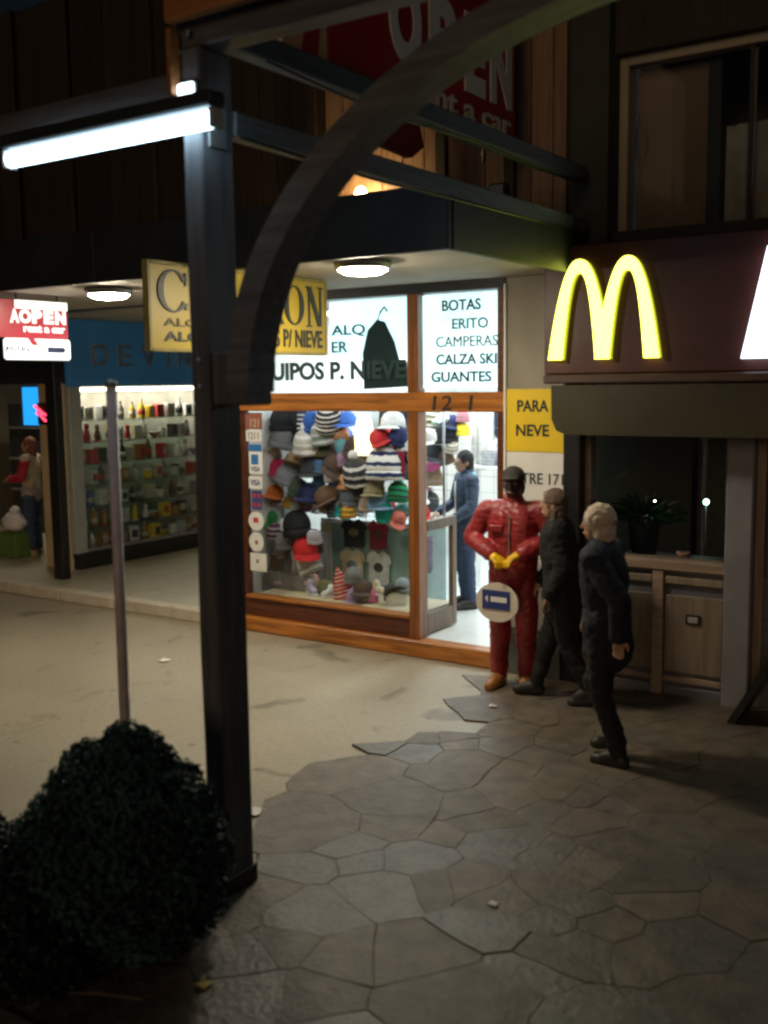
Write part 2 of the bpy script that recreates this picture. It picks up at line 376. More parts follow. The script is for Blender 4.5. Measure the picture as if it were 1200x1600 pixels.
# ================================================================== SKI SHOP BUILDING (middle)
ski = empty('ski_shop_building', (-1.5, 0, 0), 'ski wear shop with orange varnished timber shopfront and brightly lit interior', 'building')
MB().bbox(-3.06, .04, -.07, .10, 0, .15, .012).build('plinth', W_OR, ski)
MB().bbox(-3.05, -.87, .0, .09, .15, .33, .006).build('bottom_rail', W_DK, ski)
MB().bbox(-2.87, -.92, -.025, .11, .33, .362, .006).build('sill_board', W_OR, ski)
MB().bbox(-3.05, -2.93, -.015, .10, .15, 2.2, .006).build('jamb', W_ORZ, ski)
MB().bbox(-2.93, -2.86, .01, .09, .362, 2.2, .005).build('jamb', W_DK, ski)
beam = MB().bbox(-3.06, .04, -.02, .11, 2.2, 2.37, .008).build('transom_beam', W_OR, ski)
MB().bbox(-.925, -.815, -.012, .13, .15, 2.2, .006).build('mullion', W_ORZ, ski)
MB().bbox(-.925, -.815, -.008, .12, 2.37, 3.22, .006).build('mullion', W_ORZ, ski)
MB().bbox(-.035, .03, -.01, .12, .15, 2.2, .006).build('jamb', W_DK, ski)
MB().bbox(-.035, .03, -.008, .115, 2.37, 3.22, .006).build('jamb', W_DK, ski)
MB().bbox(-3.05, -2.95, -.008, .12, 2.37, 3.22, .006).build('jamb', W_DK, ski)
MB().box(-3.06, .04, -.02, .12, 3.22, 3.30).build('header', M_DARK, ski)
MB().box(-2.86, -.925, .035, .043, .362, 2.2).build('window_pane', M_GLASS, ski)
MB().box(-2.95, -.925, .035, .041, 2.37, 3.22).build('transom_pane', M_GLASS, ski)
MB().box(-.815, -.035, .035, .041, 2.37, 3.22).build('transom_pane', M_GLASS, ski)
for t_, a, b in (('1', -.66, -.63), ('2', -.57, -.47), ('1', -.30, -.27)):
    text(t_, a, b, 2.215, 2.34, -.021, '-Y', M_BLACKM, beam, .01, .003, 'house_numeral', .12)
# interior shell
MB().box(-3.12, .10, .12, 4.6, .06, .14).build('shop_floor', M_TILE, ski)
MB().box(-3.20, -3.06, .0, 4.7, 0, 3.3).build('side_wall', M_WALLW, ski)
MB().box(.04, .14, .12, 4.7, 0, 3.3).build('side_wall', M_WALLW, ski)
MB().box(-3.06, .04, 4.55, 4.7, .14, 3.3).build('back_wall', M_WALLW, ski)
MB().box(-3.06, .04, .12, 4.55, 3.22, 3.3).build('ceiling', M_WALLW, ski)
MB().box(-2.86, -.93, .12, .80, .14, .345).build('display_platform', M_CREAM, ski)
# upper storey of the ski shop: planks, pale ones near the bulb
MB().box(-3.2, .62, .10, .3, 3.3, 6.6).build('upper_wall', M_DARK, ski)
x = -3.2
k = 0
while x < .50:
    wd = .19+.03*random.random(); e = min(x+wd, .55)
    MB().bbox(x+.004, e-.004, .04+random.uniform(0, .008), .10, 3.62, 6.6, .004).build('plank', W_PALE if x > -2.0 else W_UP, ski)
    x += wd; k += 1
for bx in (-1.98, -.62, .02): MB().bbox(bx, bx+.10, -.02, .036, 3.62, 6.6, .006).build('batten', W_UP, ski)

# ================================================================== LEFT SHOP BUILDING
left = empty('gift_shop_building', (-6.4, .4, 0), 'shop with recessed porch, dark pillar, blue fascia and lit side showcase', 'building')
MB().box(-22, -3.2, .0, 5.2, 0, .115).build('porch_floor', M_PORCH, left)
x = -12.0
while x < -3.3:
    MB().bbox(x+.004, min(x+.9, -3.22)-.004, -.07, .09, .0, .128, .01).build('step_stone', mat('step_edge', (.56, .50, .40), .5, .12, 6, bump=.06), left); x += .9
MB().bbox(-6.38, -6.20, .42, .54, .115, 3.3, .01).build('pillar', M_BLACK, left)
MB().box(-7.22, -6.70, .98, 1.16, .115, 2.5).build('pilaster', M_CREAM, left)
MB().box(-12, -6.70, .98, 1.2, 2.5, 3.3).build('entrance_lintel', M_DARK, left)
MB().box(-12, -3.2, 5.0, 5.2, .115, 3.3).build('back_wall', M_WALLG, left)
MB().box(-12.2, -12, .98, 5.0, .115, 3.3).build('side_wall', M_WALLG, left)
MB().box(-12, -7.3, .98, 5.0, 3.2, 3.3).build('ceiling', mat('dark_ceiling', (.10, .10, .10), .7), left)
MB().box(-6.62, -3.2, .0, 5.0, 3.31, 3.4).build('porch_ceiling', M_SOFF, left)
MB().box(-7.28, -7.2, 1.16, 5.0, .115, 3.3).build('showcase_back', mat('showcase_back', (.30, .28, .24), .6, .2, 4), left)
MB().bbox(-7.2, -6.58, 1.0, 4.9, .115, .33, .006).build('stall_riser', M_BLACK, left)
fas = MB().bbox(-6.66, -6.585, .96, 4.95, 2.46, 3.30, .006).build('fascia_board', lit_panel('blue_glow_panel', (.10, .40, .72), .045, (.03, .12, .26)), left)  # faint uneven glow put into the board to brighten its blue
M_LET = mat('brushed_letter', (.34, .42, .52), .22, .1, 8, .6, bump=0)
for t_, a, b in (('D', 1.34, 1.62), ('E', 1.78, 2.02), ('V', 2.18, 2.46), ('I', 2.66, 2.72), ('N', 2.88, 3.14)):
    text(t_, a, b, 2.72, 3.0, -6.575, '+X', M_LET, fas, .01, .010, 'letter')
MB().bbox(-6.64, -6.56, .93, 1.12, .33, 2.46, .006).build('showcase_frame', mat('aluminium', (.42, .44, .42), .4, .08, 8, .3), left)
MB().bbox(-6.63, -6.57, 1.12, 4.9, .33, .37, .004).build('showcase_frame', M_METAL, left)
MB().box(-6.605, -6.598, 1.12, 4.9, .37, 2.46).build('showcase_pane', M_GLASS, left)
SHELF = [.62, .90, 1.18, 1.46, 1.74, 2.02]
for z in SHELF: MB().bbox(-7.18, -6.66, 1.15, 3.6, z-.012, z, .002).build('shelf', glass('glass_shelf', (.80, .86, .83)), left)
MB().box(-7.1, -6.8, 1.2, 4.6, 2.40, 2.44).build('showcase_light', emit('showcase_tube', (1, .9, .72), 14.), left)
MB().box(-22, -3.2, .10, .3, 3.3, 6.6).build('upper_wall', M_DARK, left)
x = -12.0
while x < -3.25:
    wd = .21+.04*random.random(); e = min(x+wd, -3.2)
    MB().bbox(x+.005, e-.005, .035+random.uniform(0, .01), .10, 3.62, 6.6, .004).build('plank', W_UP, left); x += wd
for bx in (-4.05, -5.3, -6.2, -7.2): MB().bbox(bx, bx+.12, -.03, .03, 3.62, 6.6, .006).build('batten', W_UP, left)

# ================================================================== WALL BETWEEN + RESTAURANT BUILDING (right)
mcd = empty('restaurant_building', (1.9, 0, 0), 'restaurant front with panelled wooden wainscot, dark windows and grey corner column', 'building')
MB().box(.04, .60, .0, .12, 0, 3.30).build('party_wall', M_WALLG, mcd)
MB().bbox(.09, .59, -.10, .0, 0, .36, .006).build('wall_base', mat('grey_green_base', (.13, .14, .12), .6, .2, 5), mcd)
MB().bbox(.60, .75, -.09, .2, 0, 3.46, .01).build('pilaster', M_BLACK, mcd)
MB().box(.75, 6.2, .02, .12, 0, .99).build('wall', W_BRX, mcd)
M_RAILW = wood('rail_wood', (.20, .14, .10), (.32, .23, .17), .5, 'X')
MB().bbox(.75, 1.90, -.05, .14, .99, 1.075, .012).build('sill_rail', M_RAILW, mcd)
for a, b in ((.80, 1.33), (1.43, 1.88)):
    MB().bbox(a, b, -.012, .02, .19, .80, .008).build('wainscot_panel', W_PAN, mcd)
    MB().bbox(a, b, -.02, .02, .885, .945, .008).build('wainscot_panel', W_PAN, mcd)
    MB().bbox(a, b, -.03, .02, .115, .16, .006).build('bottom_rail', M_RAILW, mcd)
    MB().bbox(a, b, -.016, .02, .0, .085, .006).build('skirting_board', W_BRX, mcd)
MB().bbox(1.335, 1.425, -.035, .02, 0, .99, .008).build('stile', M_RAILW, mcd)
MB().bbox(.752, .798, -.035, .02, 0, .99, .008).build('stile', M_RAILW, mcd)
pl = MB().bbox(1.60, 1.715, -.03, -.012, .585, .665, .004).build('name_plate', M_BLACK, mcd)
MB().box(1.62, 1.695, -.034, -.03, .603, .647).build('plate_face', mat('plate_face', (.35, .36, .35), .4, .3, 30), pl)
MB().bbox(.75, .80, .0, .12, 1.075, 3.46, .006).build('window_frame', M_RAILW, mcd)
MB().box(.80, 1.90, .06, .068, 1.075, 3.2).build('window_pane', M_GLASS, mcd)
MB().bbox(1.90, 2.10, -.10, .2, 0, 3.46, .012).build('column', mat('grey_column', (.20, .20, .22), .5, .12, 4), mcd)
MB().box(2.10, 2.16, .0, .1, 0, 2.4).build('door_jamb', W_PAN, mcd)
MB().bbox(2.16, 3.2, .05, .1, 0, 2.4, .01).build('entrance_door', W_BR, mcd)
MB().box(.12, 6.2, 5.0, 5.1, 0, 3.3).build('back_wall', mat('dim_back_wall', (.32, .30, .26), .8), mcd)
MB().box(.75, 6.2, .12, 5.0, -.02, .02).build('dining_floor', M_DARK, mcd)
MB().box(.75, 6.2, .12, 5.0, 3.2, 3.3).build('ceiling', M_DARK, mcd)
MB().bbox(1.62, 1.86, 1.2, 1.45, .02, 3.2, .01).build('inner_pillar', M_CREAM, mcd)
# upper storey
MB().box(.62, .92, -.02, .5, 3.47, 6.6).build('upper_pier', mat('dark_green_render', (.045, .05, .04), .8, .2, 3), mcd)
MB().box(.92, 6.2, .1, .5, 3.47, 3.60).build('upper_sill_wall', W_UP, mcd)
MB().box(.92, 6.2, .1, .5, 4.92, 6.6).build('upper_wall', W_UP, mcd)
M_FR = mat('beige_frame', (.40, .34, .26), .5, .1, 5)
uw = MB().bbox(.92, .99, .20, .34, 3.60, 4.92, .006).bbox(.99, 6.0, .20, .34, 4.85, 4.92, .006).build('window_frame', M_FR, mcd)
MB().bbox(1.90, 1.935, .22, .32, 3.60, 4.85, .004).build('window_mullion', M_BLACK, mcd)
MB().box(.99, 6.0, .26, .266, 3.60, 4.85).build('window_pane', M_GLASS, mcd)
MB().box(.99, 1.56, .42, .46, 3.60, 4.85).build('blind', mat('brown_blind', (.24, .15, .09), .7, .15, 3), mcd)
MB().box(1.56, 1.66, .36, .48, 3.60, 4.85).build('window_post', M_BLACK, mcd)
MB().box(.92, 6.2, 1.6, 1.7, 3.47, 6.6).build('room_back_wall', mat('dim_room_wall', (.20, .14, .10), .8), mcd)
MB().box(.92, 6.2, .5, 1.6, 4.93, 5.0).build('room_ceiling', W_UP, mcd)
MB().box(.92, 6.2, .5, 1.6, 3.47, 3.5).build('room_floor', W_UP, mcd)
cur = MB()
cv = []
for i in range(25):
    xx = 1.68+i*.05; cv += [(xx, .44+.03*math.sin(i*1.9), 3.60), (xx, .44+.03*math.sin(i*1.9+.3), 4.35)]
cur.add(cv, [(2*i, 2*i+2, 2*i+3, 2*i+1) for i in range(24)], True).build('curtain', mat('pale_curtain', (.42, .38, .34), .8), mcd)

# ================================================================== SHOP CANOPY (over both shops)
cano = empty('shop_canopy', (-3, -1.1, 3.3), 'dark flat canopy with pale soffit projecting over the shops', 'canopy')
MB().box(-12, .74, -2.14, -.021, 3.302, 3.33).build('soffit', M_SOFF, cano)
x = -12.0
while x < .7:
    e = min(x+1.6, .78); MB().bbox(x+.002, e-.002, -2.20, -2.145, 3.26+random.uniform(-.003, .003), 3.66, .006).build('fascia_board', M_DARK, cano); x += 1.6
MB().bbox(.742, .785, -2.143, -.10, 3.26, 3.655, .006).build('end_board', M_DARK, cano)
MB().box(-12, .74, -2.14, -.02, 3.60, 3.635).build('roof_sheet', M_DARK, cano)

# ================================================================== TIMBER GALLERY AT THE KERB
gal = empty('timber_gallery', (.72, -4.22, 0), 'brown timber street gallery with post, curved arch brace and cross beams', 'gallery')
MB().bbox(.665, .775, -4.33, -4.12, .0, 3.92, .008).build('post', W_BR, gal)
MB().bbox(5.05, 5.16, -4.33, -4.12, .0, 3.93, .008).build('post', W_BR, gal)
def arch(cx, a0, a1, r0, r1, y0, y1, k, z0=2.42, n=26):
    pr = []
    for i in range(n+1):
        a = a0+(a1-a0)*i/n; pr.append((cx+math.cos(a)*r0, z0+math.sin(a)*(r0*k-.015)))
    for i in range(n, -1, -1):
        a = a0+(a1-a0)*i/n; pr.append((cx+math.cos(a)*r1, z0+math.sin(a)*r1*k))
    nn = 2*(n+1); v = [(p[0], y0, p[1]) for p in pr]+[(p[0], y1, p[1]) for p in pr]; f = []
    for i in range(n):
        o = nn-1-i
        f += [(i, i+1, o-1, o), (i+nn, o+nn, o-1+nn, i+1+nn), (i, i+nn, i+1+nn, i+1), (o, o-1, o-1+nn, o+nn)]
    f += [(0, nn-1, 2*nn-1, nn), (n, n+nn, nn+n+1, n+1)]
    return MB().add(v, f)
arch(2.93, math.pi, math.pi/2, 1.935, 2.065, -4.32, -4.14, .724).build('curved_brace', W_BRX, gal)
MB().bbox(.776, .99, -4.315, -4.145, 2.36, 2.60, .01).build('brace_block', W_BR, gal)
MB().bbox(.60, 5.2, -4.31, -4.17, 3.925, 4.05, .008).build('plate_beam', W_BRX, gal)
MB().bbox(-3.2, .662, -4.28, -4.19, 3.74, 3.85, .008).build('plate_beam', W_BRX, gal)
for z0, z1 in ((3.575, 3.685), (3.96, 4.075)):
    MB().bbox(.69, .79, -4.118, -.10, z0, z1, .008).build('cross_beam', W_BRY, gal)
for i in range(4):
    MB().bbox(.64, 5.2, -4.40-.006*(i % 2), -4.35, 4.02+i*.16, 4.17+i*.16, .006).build('fascia_plank', wood('orange_plank', (.34, .135, .045), (.52, .22, .075), .5, 'X'), gal)
# fixings and wiring of the gallery
for (bx_, bz_) in ((.70, 3.62), (.74, 3.66), (.72, 2.44), (.72, 2.56), (.72, 3.98)): MB().lathe([(.016, 0), (.016, .008), (.008, .012)], (0, 0, 0), 8).build('bolt', M_METAL, gal, local=True).matrix_local = Matrix.Translation((bx_-.72, -4.332+4.22, bz_)) @ Matrix.Rotation(R(90), 4, 'X')
MB().tube([(.664, -4.30, 3.70), (.655, -4.31, 3.2), (.66, -4.305, 2.4), (.655, -4.31, 1.2), (.66, -4.30, .3)], .007, 6).build('cable', M_BLACK, gal)
MB().tube([(.80, -4.1, 3.57), (.80, -3.0, 3.545), (.80, -1.8, 3.56), (.80, -.3, 3.57)], .008, 6).build('cable', M_BLACK, gal)
MB().tube([(.80, -3.9, 3.95), (.81, -2.9, 3.90), (.80, -1.9, 3.945), (.81, -1.0, 3.91), (.80, -.2, 3.95)], .006, 6).build('cable', M_BLACK, gal)
MB().bbox(.776, .785, -4.29, -4.17, 3.50, 3.72, .003).build('bracket_plate', M_METAL, gal)
MB().bbox(.655, .785, -4.345, -4.105, .0, .10, .004).build('post_shoe', M_BLACK, gal)
MB().bbox(.636, .664, -4.39, -4.33, 3.72, 3.998, .004).build('trim_board', MATS['orange_plank'], gal)
# ================================================================== LAMPS
def ceiling_lamp(x, y, label):
    o = empty('ceiling_lamp', (x, y, 3.302), label, 'lamp', 'round ceiling lamps under the canopy')
    MB().lathe([(.17, 0), (.205, -.01), (.20, -.05), (.175, -.06)], (x, y, 3.302), 28).build('rim', M_METAL, o)
    MB().lathe([(.172, -.052), (.172, -.064), (.13, -.088), (.05, -.098)], (x, y, 3.302), 28).build('diffuser', emit('ceiling_lamp_glow', (1, .88, .66), 180.), o)
ceiling_lamp(-.19, -1.72, 'round white ceiling lamp lit under the canopy above the ski shop window')
ceiling_lamp(-3.03, -1.5, 'round white ceiling lamp lit under the canopy near the blue fascia')

fl = empty('fluorescent_lamp', (.2, -4.4, 3.54), 'long bright fluorescent lamp under the beam beside the timber post', 'lamp')
MB().bbox(-.47, .94, -4.45, -4.345, 3.622, 3.69, .01).build('housing', M_DARK, fl)
MB().tube([(-.445, -4.40, 3.578), (.925, -4.40, 3.578)], .040, 12).build('tube', emit('cool_tube', (.62, .88, 1), 9.), fl)
for xx in (-.46, .927): MB().bbox(xx-.01, xx+.014, -4.44, -4.36, 3.535, 3.62, .006).build('end_cap', mat('white_cap', (.55, .57, .6), .5), fl)
sl = empty('strip_lamp', (.72, -4.35, 3.73), 'short lit strip lamp fixed on the face of the timber post', 'lamp')
MB().bbox(.668, .775, -4.35, -4.332, 3.70, 3.775, .004).build('housing', M_DARK, sl)
MB().bbox(.676, .768, -4.372, -4.351, 3.712, 3.762, .008).build('diffuser', emit('cool_strip', (.7, .9, 1), 7.), sl)

for (xx, lb) in ((-2.35, 'by the far side wall'), (-1.45, 'over the middle of the shop'), (-.5, 'over the doorway')):
    o = empty('shop_ceiling_light', (xx, 1.9, 3.22), 'white fluorescent ceiling fixture inside the ski shop '+lb, 'lamp', 'ceiling fixtures of the ski shop')
    MB().bbox(xx-.16, xx+.16, .9, 3.9, 3.16, 3.218, .01).build('housing', M_WHITE, o)
    MB().box(xx-.13, xx+.13, .95, 3.85, 3.145, 3.158).build('diffuser', emit('shop_tube', (.84, .97, 1), 27.), o)
wl_ = empty('added_window_light', (-1.9, .17, 2.2), 'added unseen light strip behind the timber beam over the shop window', 'lamp')  # added out of sight to brighten the front of the window display
MB().bbox(-2.8, -.98, .125, .20, 2.245, 2.30, .006).build('housing', M_WHITE, wl_)
MB().tube([(-2.77, .165, 2.228), (-1.0, .165, 2.228)], .016, 8).build('tube', emit('added_light_tube', (.95, .98, 1), 26.), wl_)
wb = empty('wall_bulb', (-1.30, -.05, 4.0), 'bare warm bulb glowing on the wall above the canopy', 'lamp')
MB().lathe([(.035, 0), (.035, .05), (.02, .06)], (-1.30, -.12, 3.93), 12).bbox(-1.325, -1.275, -.12, .04, 3.93, 3.96, .004).build('socket', M_BLACK, wb)
MB().ell((-1.30, -.14, 4.08), (.055, .055, .075)).build('bulb', emit('warm_bulb', (1, .66, .28), 150.), wb)
dl = empty('display_glow', (-1.86, .66, 1.2), 'warm glow built as a tall lamp shade among the hats in the shop window', 'lamp')  # glowing form stands in for warm spotlight on a pale garment
MB().lathe([(.02, 0), (.02, .55)], (-1.86, .66, 1.2), 8).build('stem', M_METAL, dl)
MB().lathe([(.115, 0), (.10, .18), (.075, .34), (.05, .37)], (-1.86, .66, 1.75), 18).build('shade', emit('display_warm_glow', (1, .80, .42), 3.2), dl)
for (xx, zz, lb) in ((.0, 3.86, 'beside the pale wall'), (.30, 3.84, 'near the corner pier')):
    o = empty('floodlight', (xx, -.6, 3.636), 'small dark unlit floodlight standing on the canopy '+lb, 'floodlight', 'floodlights on the canopy')
    MB().bbox(xx-.02, xx+.02, -.62, -.58, 3.636, zz-.03, .004).build('bracket', M_BLACK, o)
    MB().bbox(xx-.07, xx+.07, -.66, -.56, zz-.03, zz+.09, .01).build('lamp_head', M_BLACK, o)
    MB().box(xx-.055, xx+.055, -.664, -.66, zz-.015, zz+.075).build('lens', M_METAL, o)

# ================================================================== SIGNS
M_YEL = mat('yellow_sign_paint', (.52, .37, .035), .45, .06, 3, bump=.03)
M_YELP = mat('yellow_poster', (.80, .56, .02), .5, .05, 3, bump=.02)
M_SLET = mat('sign_letter_dark', (.028, .035, .03), .5, .2, 6, bump=0)
ys = empty('hanging_shop_sign', (-1.2, -1.8, 2.7), 'yellow hanging sign with large dark serif letters behind the timber post', 'sign')
MB().bbox(-1.235, -1.20, -2.79, -.82, 2.70, 3.285, .006).build('board', M_YEL, ys)
for q in ((-2.80, -2.77, 2.69, 3.295), (-.835, -.805, 2.69, 3.295)): MB().bbox(-1.245, -1.19, q[0], q[1], q[2], q[3], .004).build('edge_strip', mat('sign_edge', (.32, .26, .07), .5), ys)
for q in ((2.685, 2.71), (3.27, 3.298)): MB().bbox(-1.246, -1.189, -2.77, -.835, q[0], q[1], .004).build('edge_strip', MATS['sign_edge'], ys)
for yy in (-2.0, -1.0): MB().tube([(-1.217, yy, 3.29), (-1.217, yy, 3.32)], .008, 6).build('hanger', M_METAL, ys)
# serif capitals built as shapes: ring letters swell at the sides
def ring(cy, cz, ry, rz, gap=0., thick=.055, thin=.016, n=30):
    v = []; f = []; a0 = gap; a1 = 2*math.pi-gap
    for i in range(n+1):
        a = a0+(a1-a0)*i/n; t = thin+(thick-thin)*abs(math.cos(a))**1.4
        for r_ in (0, t):
            yy = cy+(ry-r_)*math.cos(a); zz = cz+(rz-r_*.7)*math.sin(a)
            v += [(-1.198, yy, zz), (-1.190, yy, zz)]
    for i in range(n):
        k = 4*i; f += [(k+1, k+5, k+7, k+3), (k, k+2, k+6, k+4), (k, k+4, k+5, k+1), (k+2, k+3, k+7, k+6)]
    return MB().add(v, f)
c_ = ring(-2.56, 3.10, .15, .145, .62)
c_.box(-1.198, -1.19, -2.45, -2.43, 3.14, 3.23).box(-1.198, -1.19, -2.45, -2.43, 2.975, 3.02)
c_.build('letter', M_SLET, ys)
ring(-1.235, 3.075, .125, .155).build('letter', M_SLET, ys)
n_ = MB()
n_.box(-1.198, -1.19, -1.055, -1.035, 2.92, 3.23).box(-1.198, -1.19, -.905, -.885, 2.92, 3.23)
n_.prism([(-1.075, 3.23), (-1.015, 3.23), (-.885, 2.92), (-.93, 2.92)], -1.198, -1.189, 'YZ')
for yy in (-1.045, -.895): n_.box(-1.198, -1.1905, yy-.035, yy+.035, 3.222, 3.234) if yy < -1 or True else None
n_.box(-1.198, -1.1905, -1.08, -1.01, 2.912, 2.924)
n_.build('letter', M_SLET, ys)
r_ = MB().box(-1.198, -1.19, -1.60, -1.56, 2.92, 3.23).prism([(-1.50, 3.06), (-1.45, 3.08), (-1.37, 2.92), (-1.43, 2.92)], -1.198, -1.19, 'YZ')
r_.build('letter', M_SLET, ys)
text('ALQUI', -2.66, -2.16, 2.85, 2.915, -1.197, '+X', mat('faded_letter', (.16, .13, .05), .6), ys, .015)
text('ALQUI', -2.66, -2.12, 2.745, 2.825, -1.197, '+X', M_SLET, ys, .02)
text('S P/ NIEVE', -1.48, -.875, 2.745, 2.885, -1.197, '+X', M_SLET, ys, .02)

# transom light boxes and lettering of the ski shop
bx = empty('light_box', (-.43, .1, 2.40), 'white backlit panel listing ski clothes over the open door', 'sign')
MB().bbox(-.80, -.05, .055, .11, 2.40, 3.205, .006).build('panel', lit_panel('lightbox_a', (.62, .92, 1), 1.5), bx)
M_GRL = mat('letter_green_black', (.012, .05, .055), .6, .1, 5, bump=0)
M_PALEL = mat('letter_washed', (.16, .30, .32), .6, .1, 5, bump=0)
for (t_, a, b, z, h_, mm) in (('BOTAS', -.60, -.22, 3.06, .095, M_GRL), ('ERITO', -.50, -.15, 2.905, .09, M_PALEL), ('CAMPERAS', -.66, -.06, 2.755, .09, M_GRL), ('CALZA SKI', -.66, -.07, 2.605, .09, M_GRL), ('GUANTES', -.71, -.12, 2.455, .09, M_GRL)):
    text(t_, a, b, z, z+h_, .052, '-Y', mm, bx, .02, .003)
bx2 = empty('light_box', (-1.37, .1, 2.7), 'white backlit panel with dark jacket silhouette above the shop window', 'sign')
MB().bbox(-1.83, -.95, .075, .12, 2.68, 3.205, .006).build('panel', lit_panel('lightbox_b', (.62, .93, 1), 1.5), bx2)
text('ALQ', -1.80, -1.42, 2.88, 2.99, .066, '-Y', mat('letter_teal', (.03, .16, .18), .6), bx2, .012, .004)
text('ER', -1.80, -1.62, 2.74, 2.84, .066, '-Y', MATS['letter_teal'], bx2, .012, .004)
eq = MB()
eqs = empty('window_lettering', (-1.9, .03, 2.45), 'row of dark green letters on the glass under the yellow sign', 'lettering')
text('EQUIPOS P. NIEVE', -2.80, -.96, 2.46, 2.66, .031, '-Y', M_GRL, eqs, .04, .003)
# jacket hanging in front of the light box (seen as a silhouette)
jk = empty('hanging_jacket', (-1.22, .062, 2.4), 'dark jacket hanging in the transom window against the backlit panel', 'jacket')
MB().prism([(-1.43, 2.40), (-1.44, 2.72), (-1.38, 2.93), (-1.28, 3.02), (-1.20, 3.0), (-1.10, 2.82), (-1.05, 2.66), (-.97, 2.64), (-.96, 2.42)], .05, .064).build('jacket_body', mat('dark_teal_cloth', (.02, .05, .06), .8), jk)
MB().tube([(-1.28, .055, 3.0), (-1.24, .055, 3.09), (-1.20, .055, 3.13), (-1.17, .055, 3.09)], .009, 6).build('hanger_hook', M_BLACK, jk)

# NEVE poster wall
nv = empty('wall_sign', (.31, -.01, .4), 'yellow and white wall sign reading para neve beside the shop door', 'sign')
MB().box(.045, .592, -.012, -.002, .38, 1.872).build('white_board', M_WHITE, nv)
MB().box(.060, .592, -.018, -.003, 1.876, 2.39).build('yellow_board', M_YELP, nv)
text('PARA', .16, .44, 2.205, 2.30, -.020, '-Y', M_BLACKM, nv, .02, .003)
text('NEVE', .15, .445, 2.005, 2.10, -.020, '-Y', M_BLACKM, nv, .02, .003)
text('MITRE 171', .09, .57, 1.61, 1.70, -.015, '-Y', M_BLACKM, nv, .018, .003)
MB().box(.40, .585, -.0165, -.0125, 1.545, 1.555).box(.40, .408, -.0165, -.0125, 1.20, 1.545).build('outline', mat('thin_line', (.25, .22, .18), .6), nv)
MB().bbox(.036, .056, -.03, .0, .38, 3.25, .003).build('edge_strip', M_WHITE, nv)

# blade signs of the car rental
def rental(name, label, X, y0, y1, z0, z1, lit):
    o = empty(name, (X-.03, (y0+y1)/2, z0), label, 'sign', 'car rental signs'); h_ = z1-z0; w_ = y1-y0
    red = mat('sign_red', (.30, .012, .02), .4, .1, 3, bump=.02) if not lit else lit_panel('sign_red_lit', (.5, .02, .05), .12, (.38, .02, .04))
    wh = mat('sign_white', (.62, .60, .56), .4, .05, 3, bump=.02) if not lit else lit_panel('sign_white_lit', (.86, 1, .96), .95)
    return o, red, wh
bo, red, wh = rental('rental_sign', 'large red rental sign with white open lettering high behind the arch brace', .3, -3.15, -.34, 4.27, 5.5, False)
MB().bbox(.24, .30, -2.74, -.34, 4.27, 5.6, .008).build('red_board', red, bo)
MB().bbox(.243, .297, -3.16, -2.742, 4.20, 5.6, .008).build('white_board', mat('sign_cream', (.55, .36, .22), .5, .08, 3), bo)
MB().prism([(-3.02, 4.22), (-2.86, 4.22), (-2.80, 4.60), (-2.90, 4.62)], .297, .303, 'YZ').build('red_stroke', red, bo)
wl = mat('sign_white_letter', (.60, .58, .54), .5, .05, 4, bump=0)
for t_, a, b in (('O', -2.10, -1.72), ('P', -1.62, -1.26), ('E', -1.14, -.84), ('N', -.76, -.42)):
    text(t_, a, b, 4.49, 5.03, .304, '+X', wl, bo, .05, .006, 'letter')
text('rent a car', -1.86, -.42, 4.30, 4.43, .304, '+X', wl, bo, .02, .004)
for yy in (-2.4, -.8): MB().tube([(.27, yy, 4.06), (.27, yy, 4.27)], .012, 6).build('support', M_BLACK, bo)
ro = empty('red_banner', (-.2, -1.2, 4.2), 'small dark red pointed banner hanging below the cross beam', 'banner')
MB().prism([(-1.62, 4.42), (-1.02, 4.42), (-.94, 4.20), (-1.10, 4.10), (-1.50, 4.12), (-1.60, 4.20)], -.22, -.16, 'YZ').build('banner_cloth', mat('dull_red_cloth', (.16, .018, .02), .8, .2, 4), ro)
MB().tube([(-.19, -1.5, 4.42), (-.19, -1.5, 4.56), (-.19, .1, 4.56)], .01, 6).build('bracket', M_BLACK, ro)

so_, red, wh = rental('rental_sign', 'small lit red and white rental sign with open lettering under the canopy edge', -4.0, -1.86, -1.13, 2.70, 3.25, True)
MB().bbox(-4.05, -4.0, -1.86, -1.12, 2.705, 2.90, .02).build('white_board', wh, so_)
MB().bbox(-4.049, -4.001, -1.93, -1.15, 2.902, 3.245, .006).build('red_board', red, so_)
MB().box(-4.0, -3.994, -1.74, -1.155, 3.165, 3.242).build('white_band', wh, so_)
wl2 = lit_panel('white_lit_letter', (.9, .95, .95), .6)
for t_, a, b in (('A', -1.80, -1.70), ('O', -1.70, -1.57), ('P', -1.56, -1.45), ('E', -1.43, -1.32), ('N', -1.30, -1.18)):
    text(t_, a, b, 3.035, 3.16, -3.996, '+X', wl2, so_, .06, .004, 'letter')
text('rent a car', -1.66, -1.19, 2.955, 3.02, -3.996, '+X', wl2, so_, .04, .004)
MB().prism([(-1.80, 2.84), (-1.58, 2.84), (-1.62, 2.90), (-1.78, 2.90)], -4.0, -3.996, 'YZ').build('white_band', wl2, so_)
MB().prism([(-1.57, 2.84), (-1.50, 2.84), (-1.56, 2.91), (-1.62, 2.91)], -4.0, -3.995, 'YZ').build('red_stroke', red, so_)
MB().prism([(-1.40, 2.775), (-1.22, 2.775), (-1.19, 2.80), (-1.22, 2.825), (-1.40, 2.825)], -4.0, -3.995, 'YZ').build('arrow', mat('sign_navy', (.02, .03, .09), .5), so_)
text('MITRE 171', -1.85, -1.43, 2.775, 2.825, -3.997, '+X', MATS['sign_navy'], so_, .02, .003)
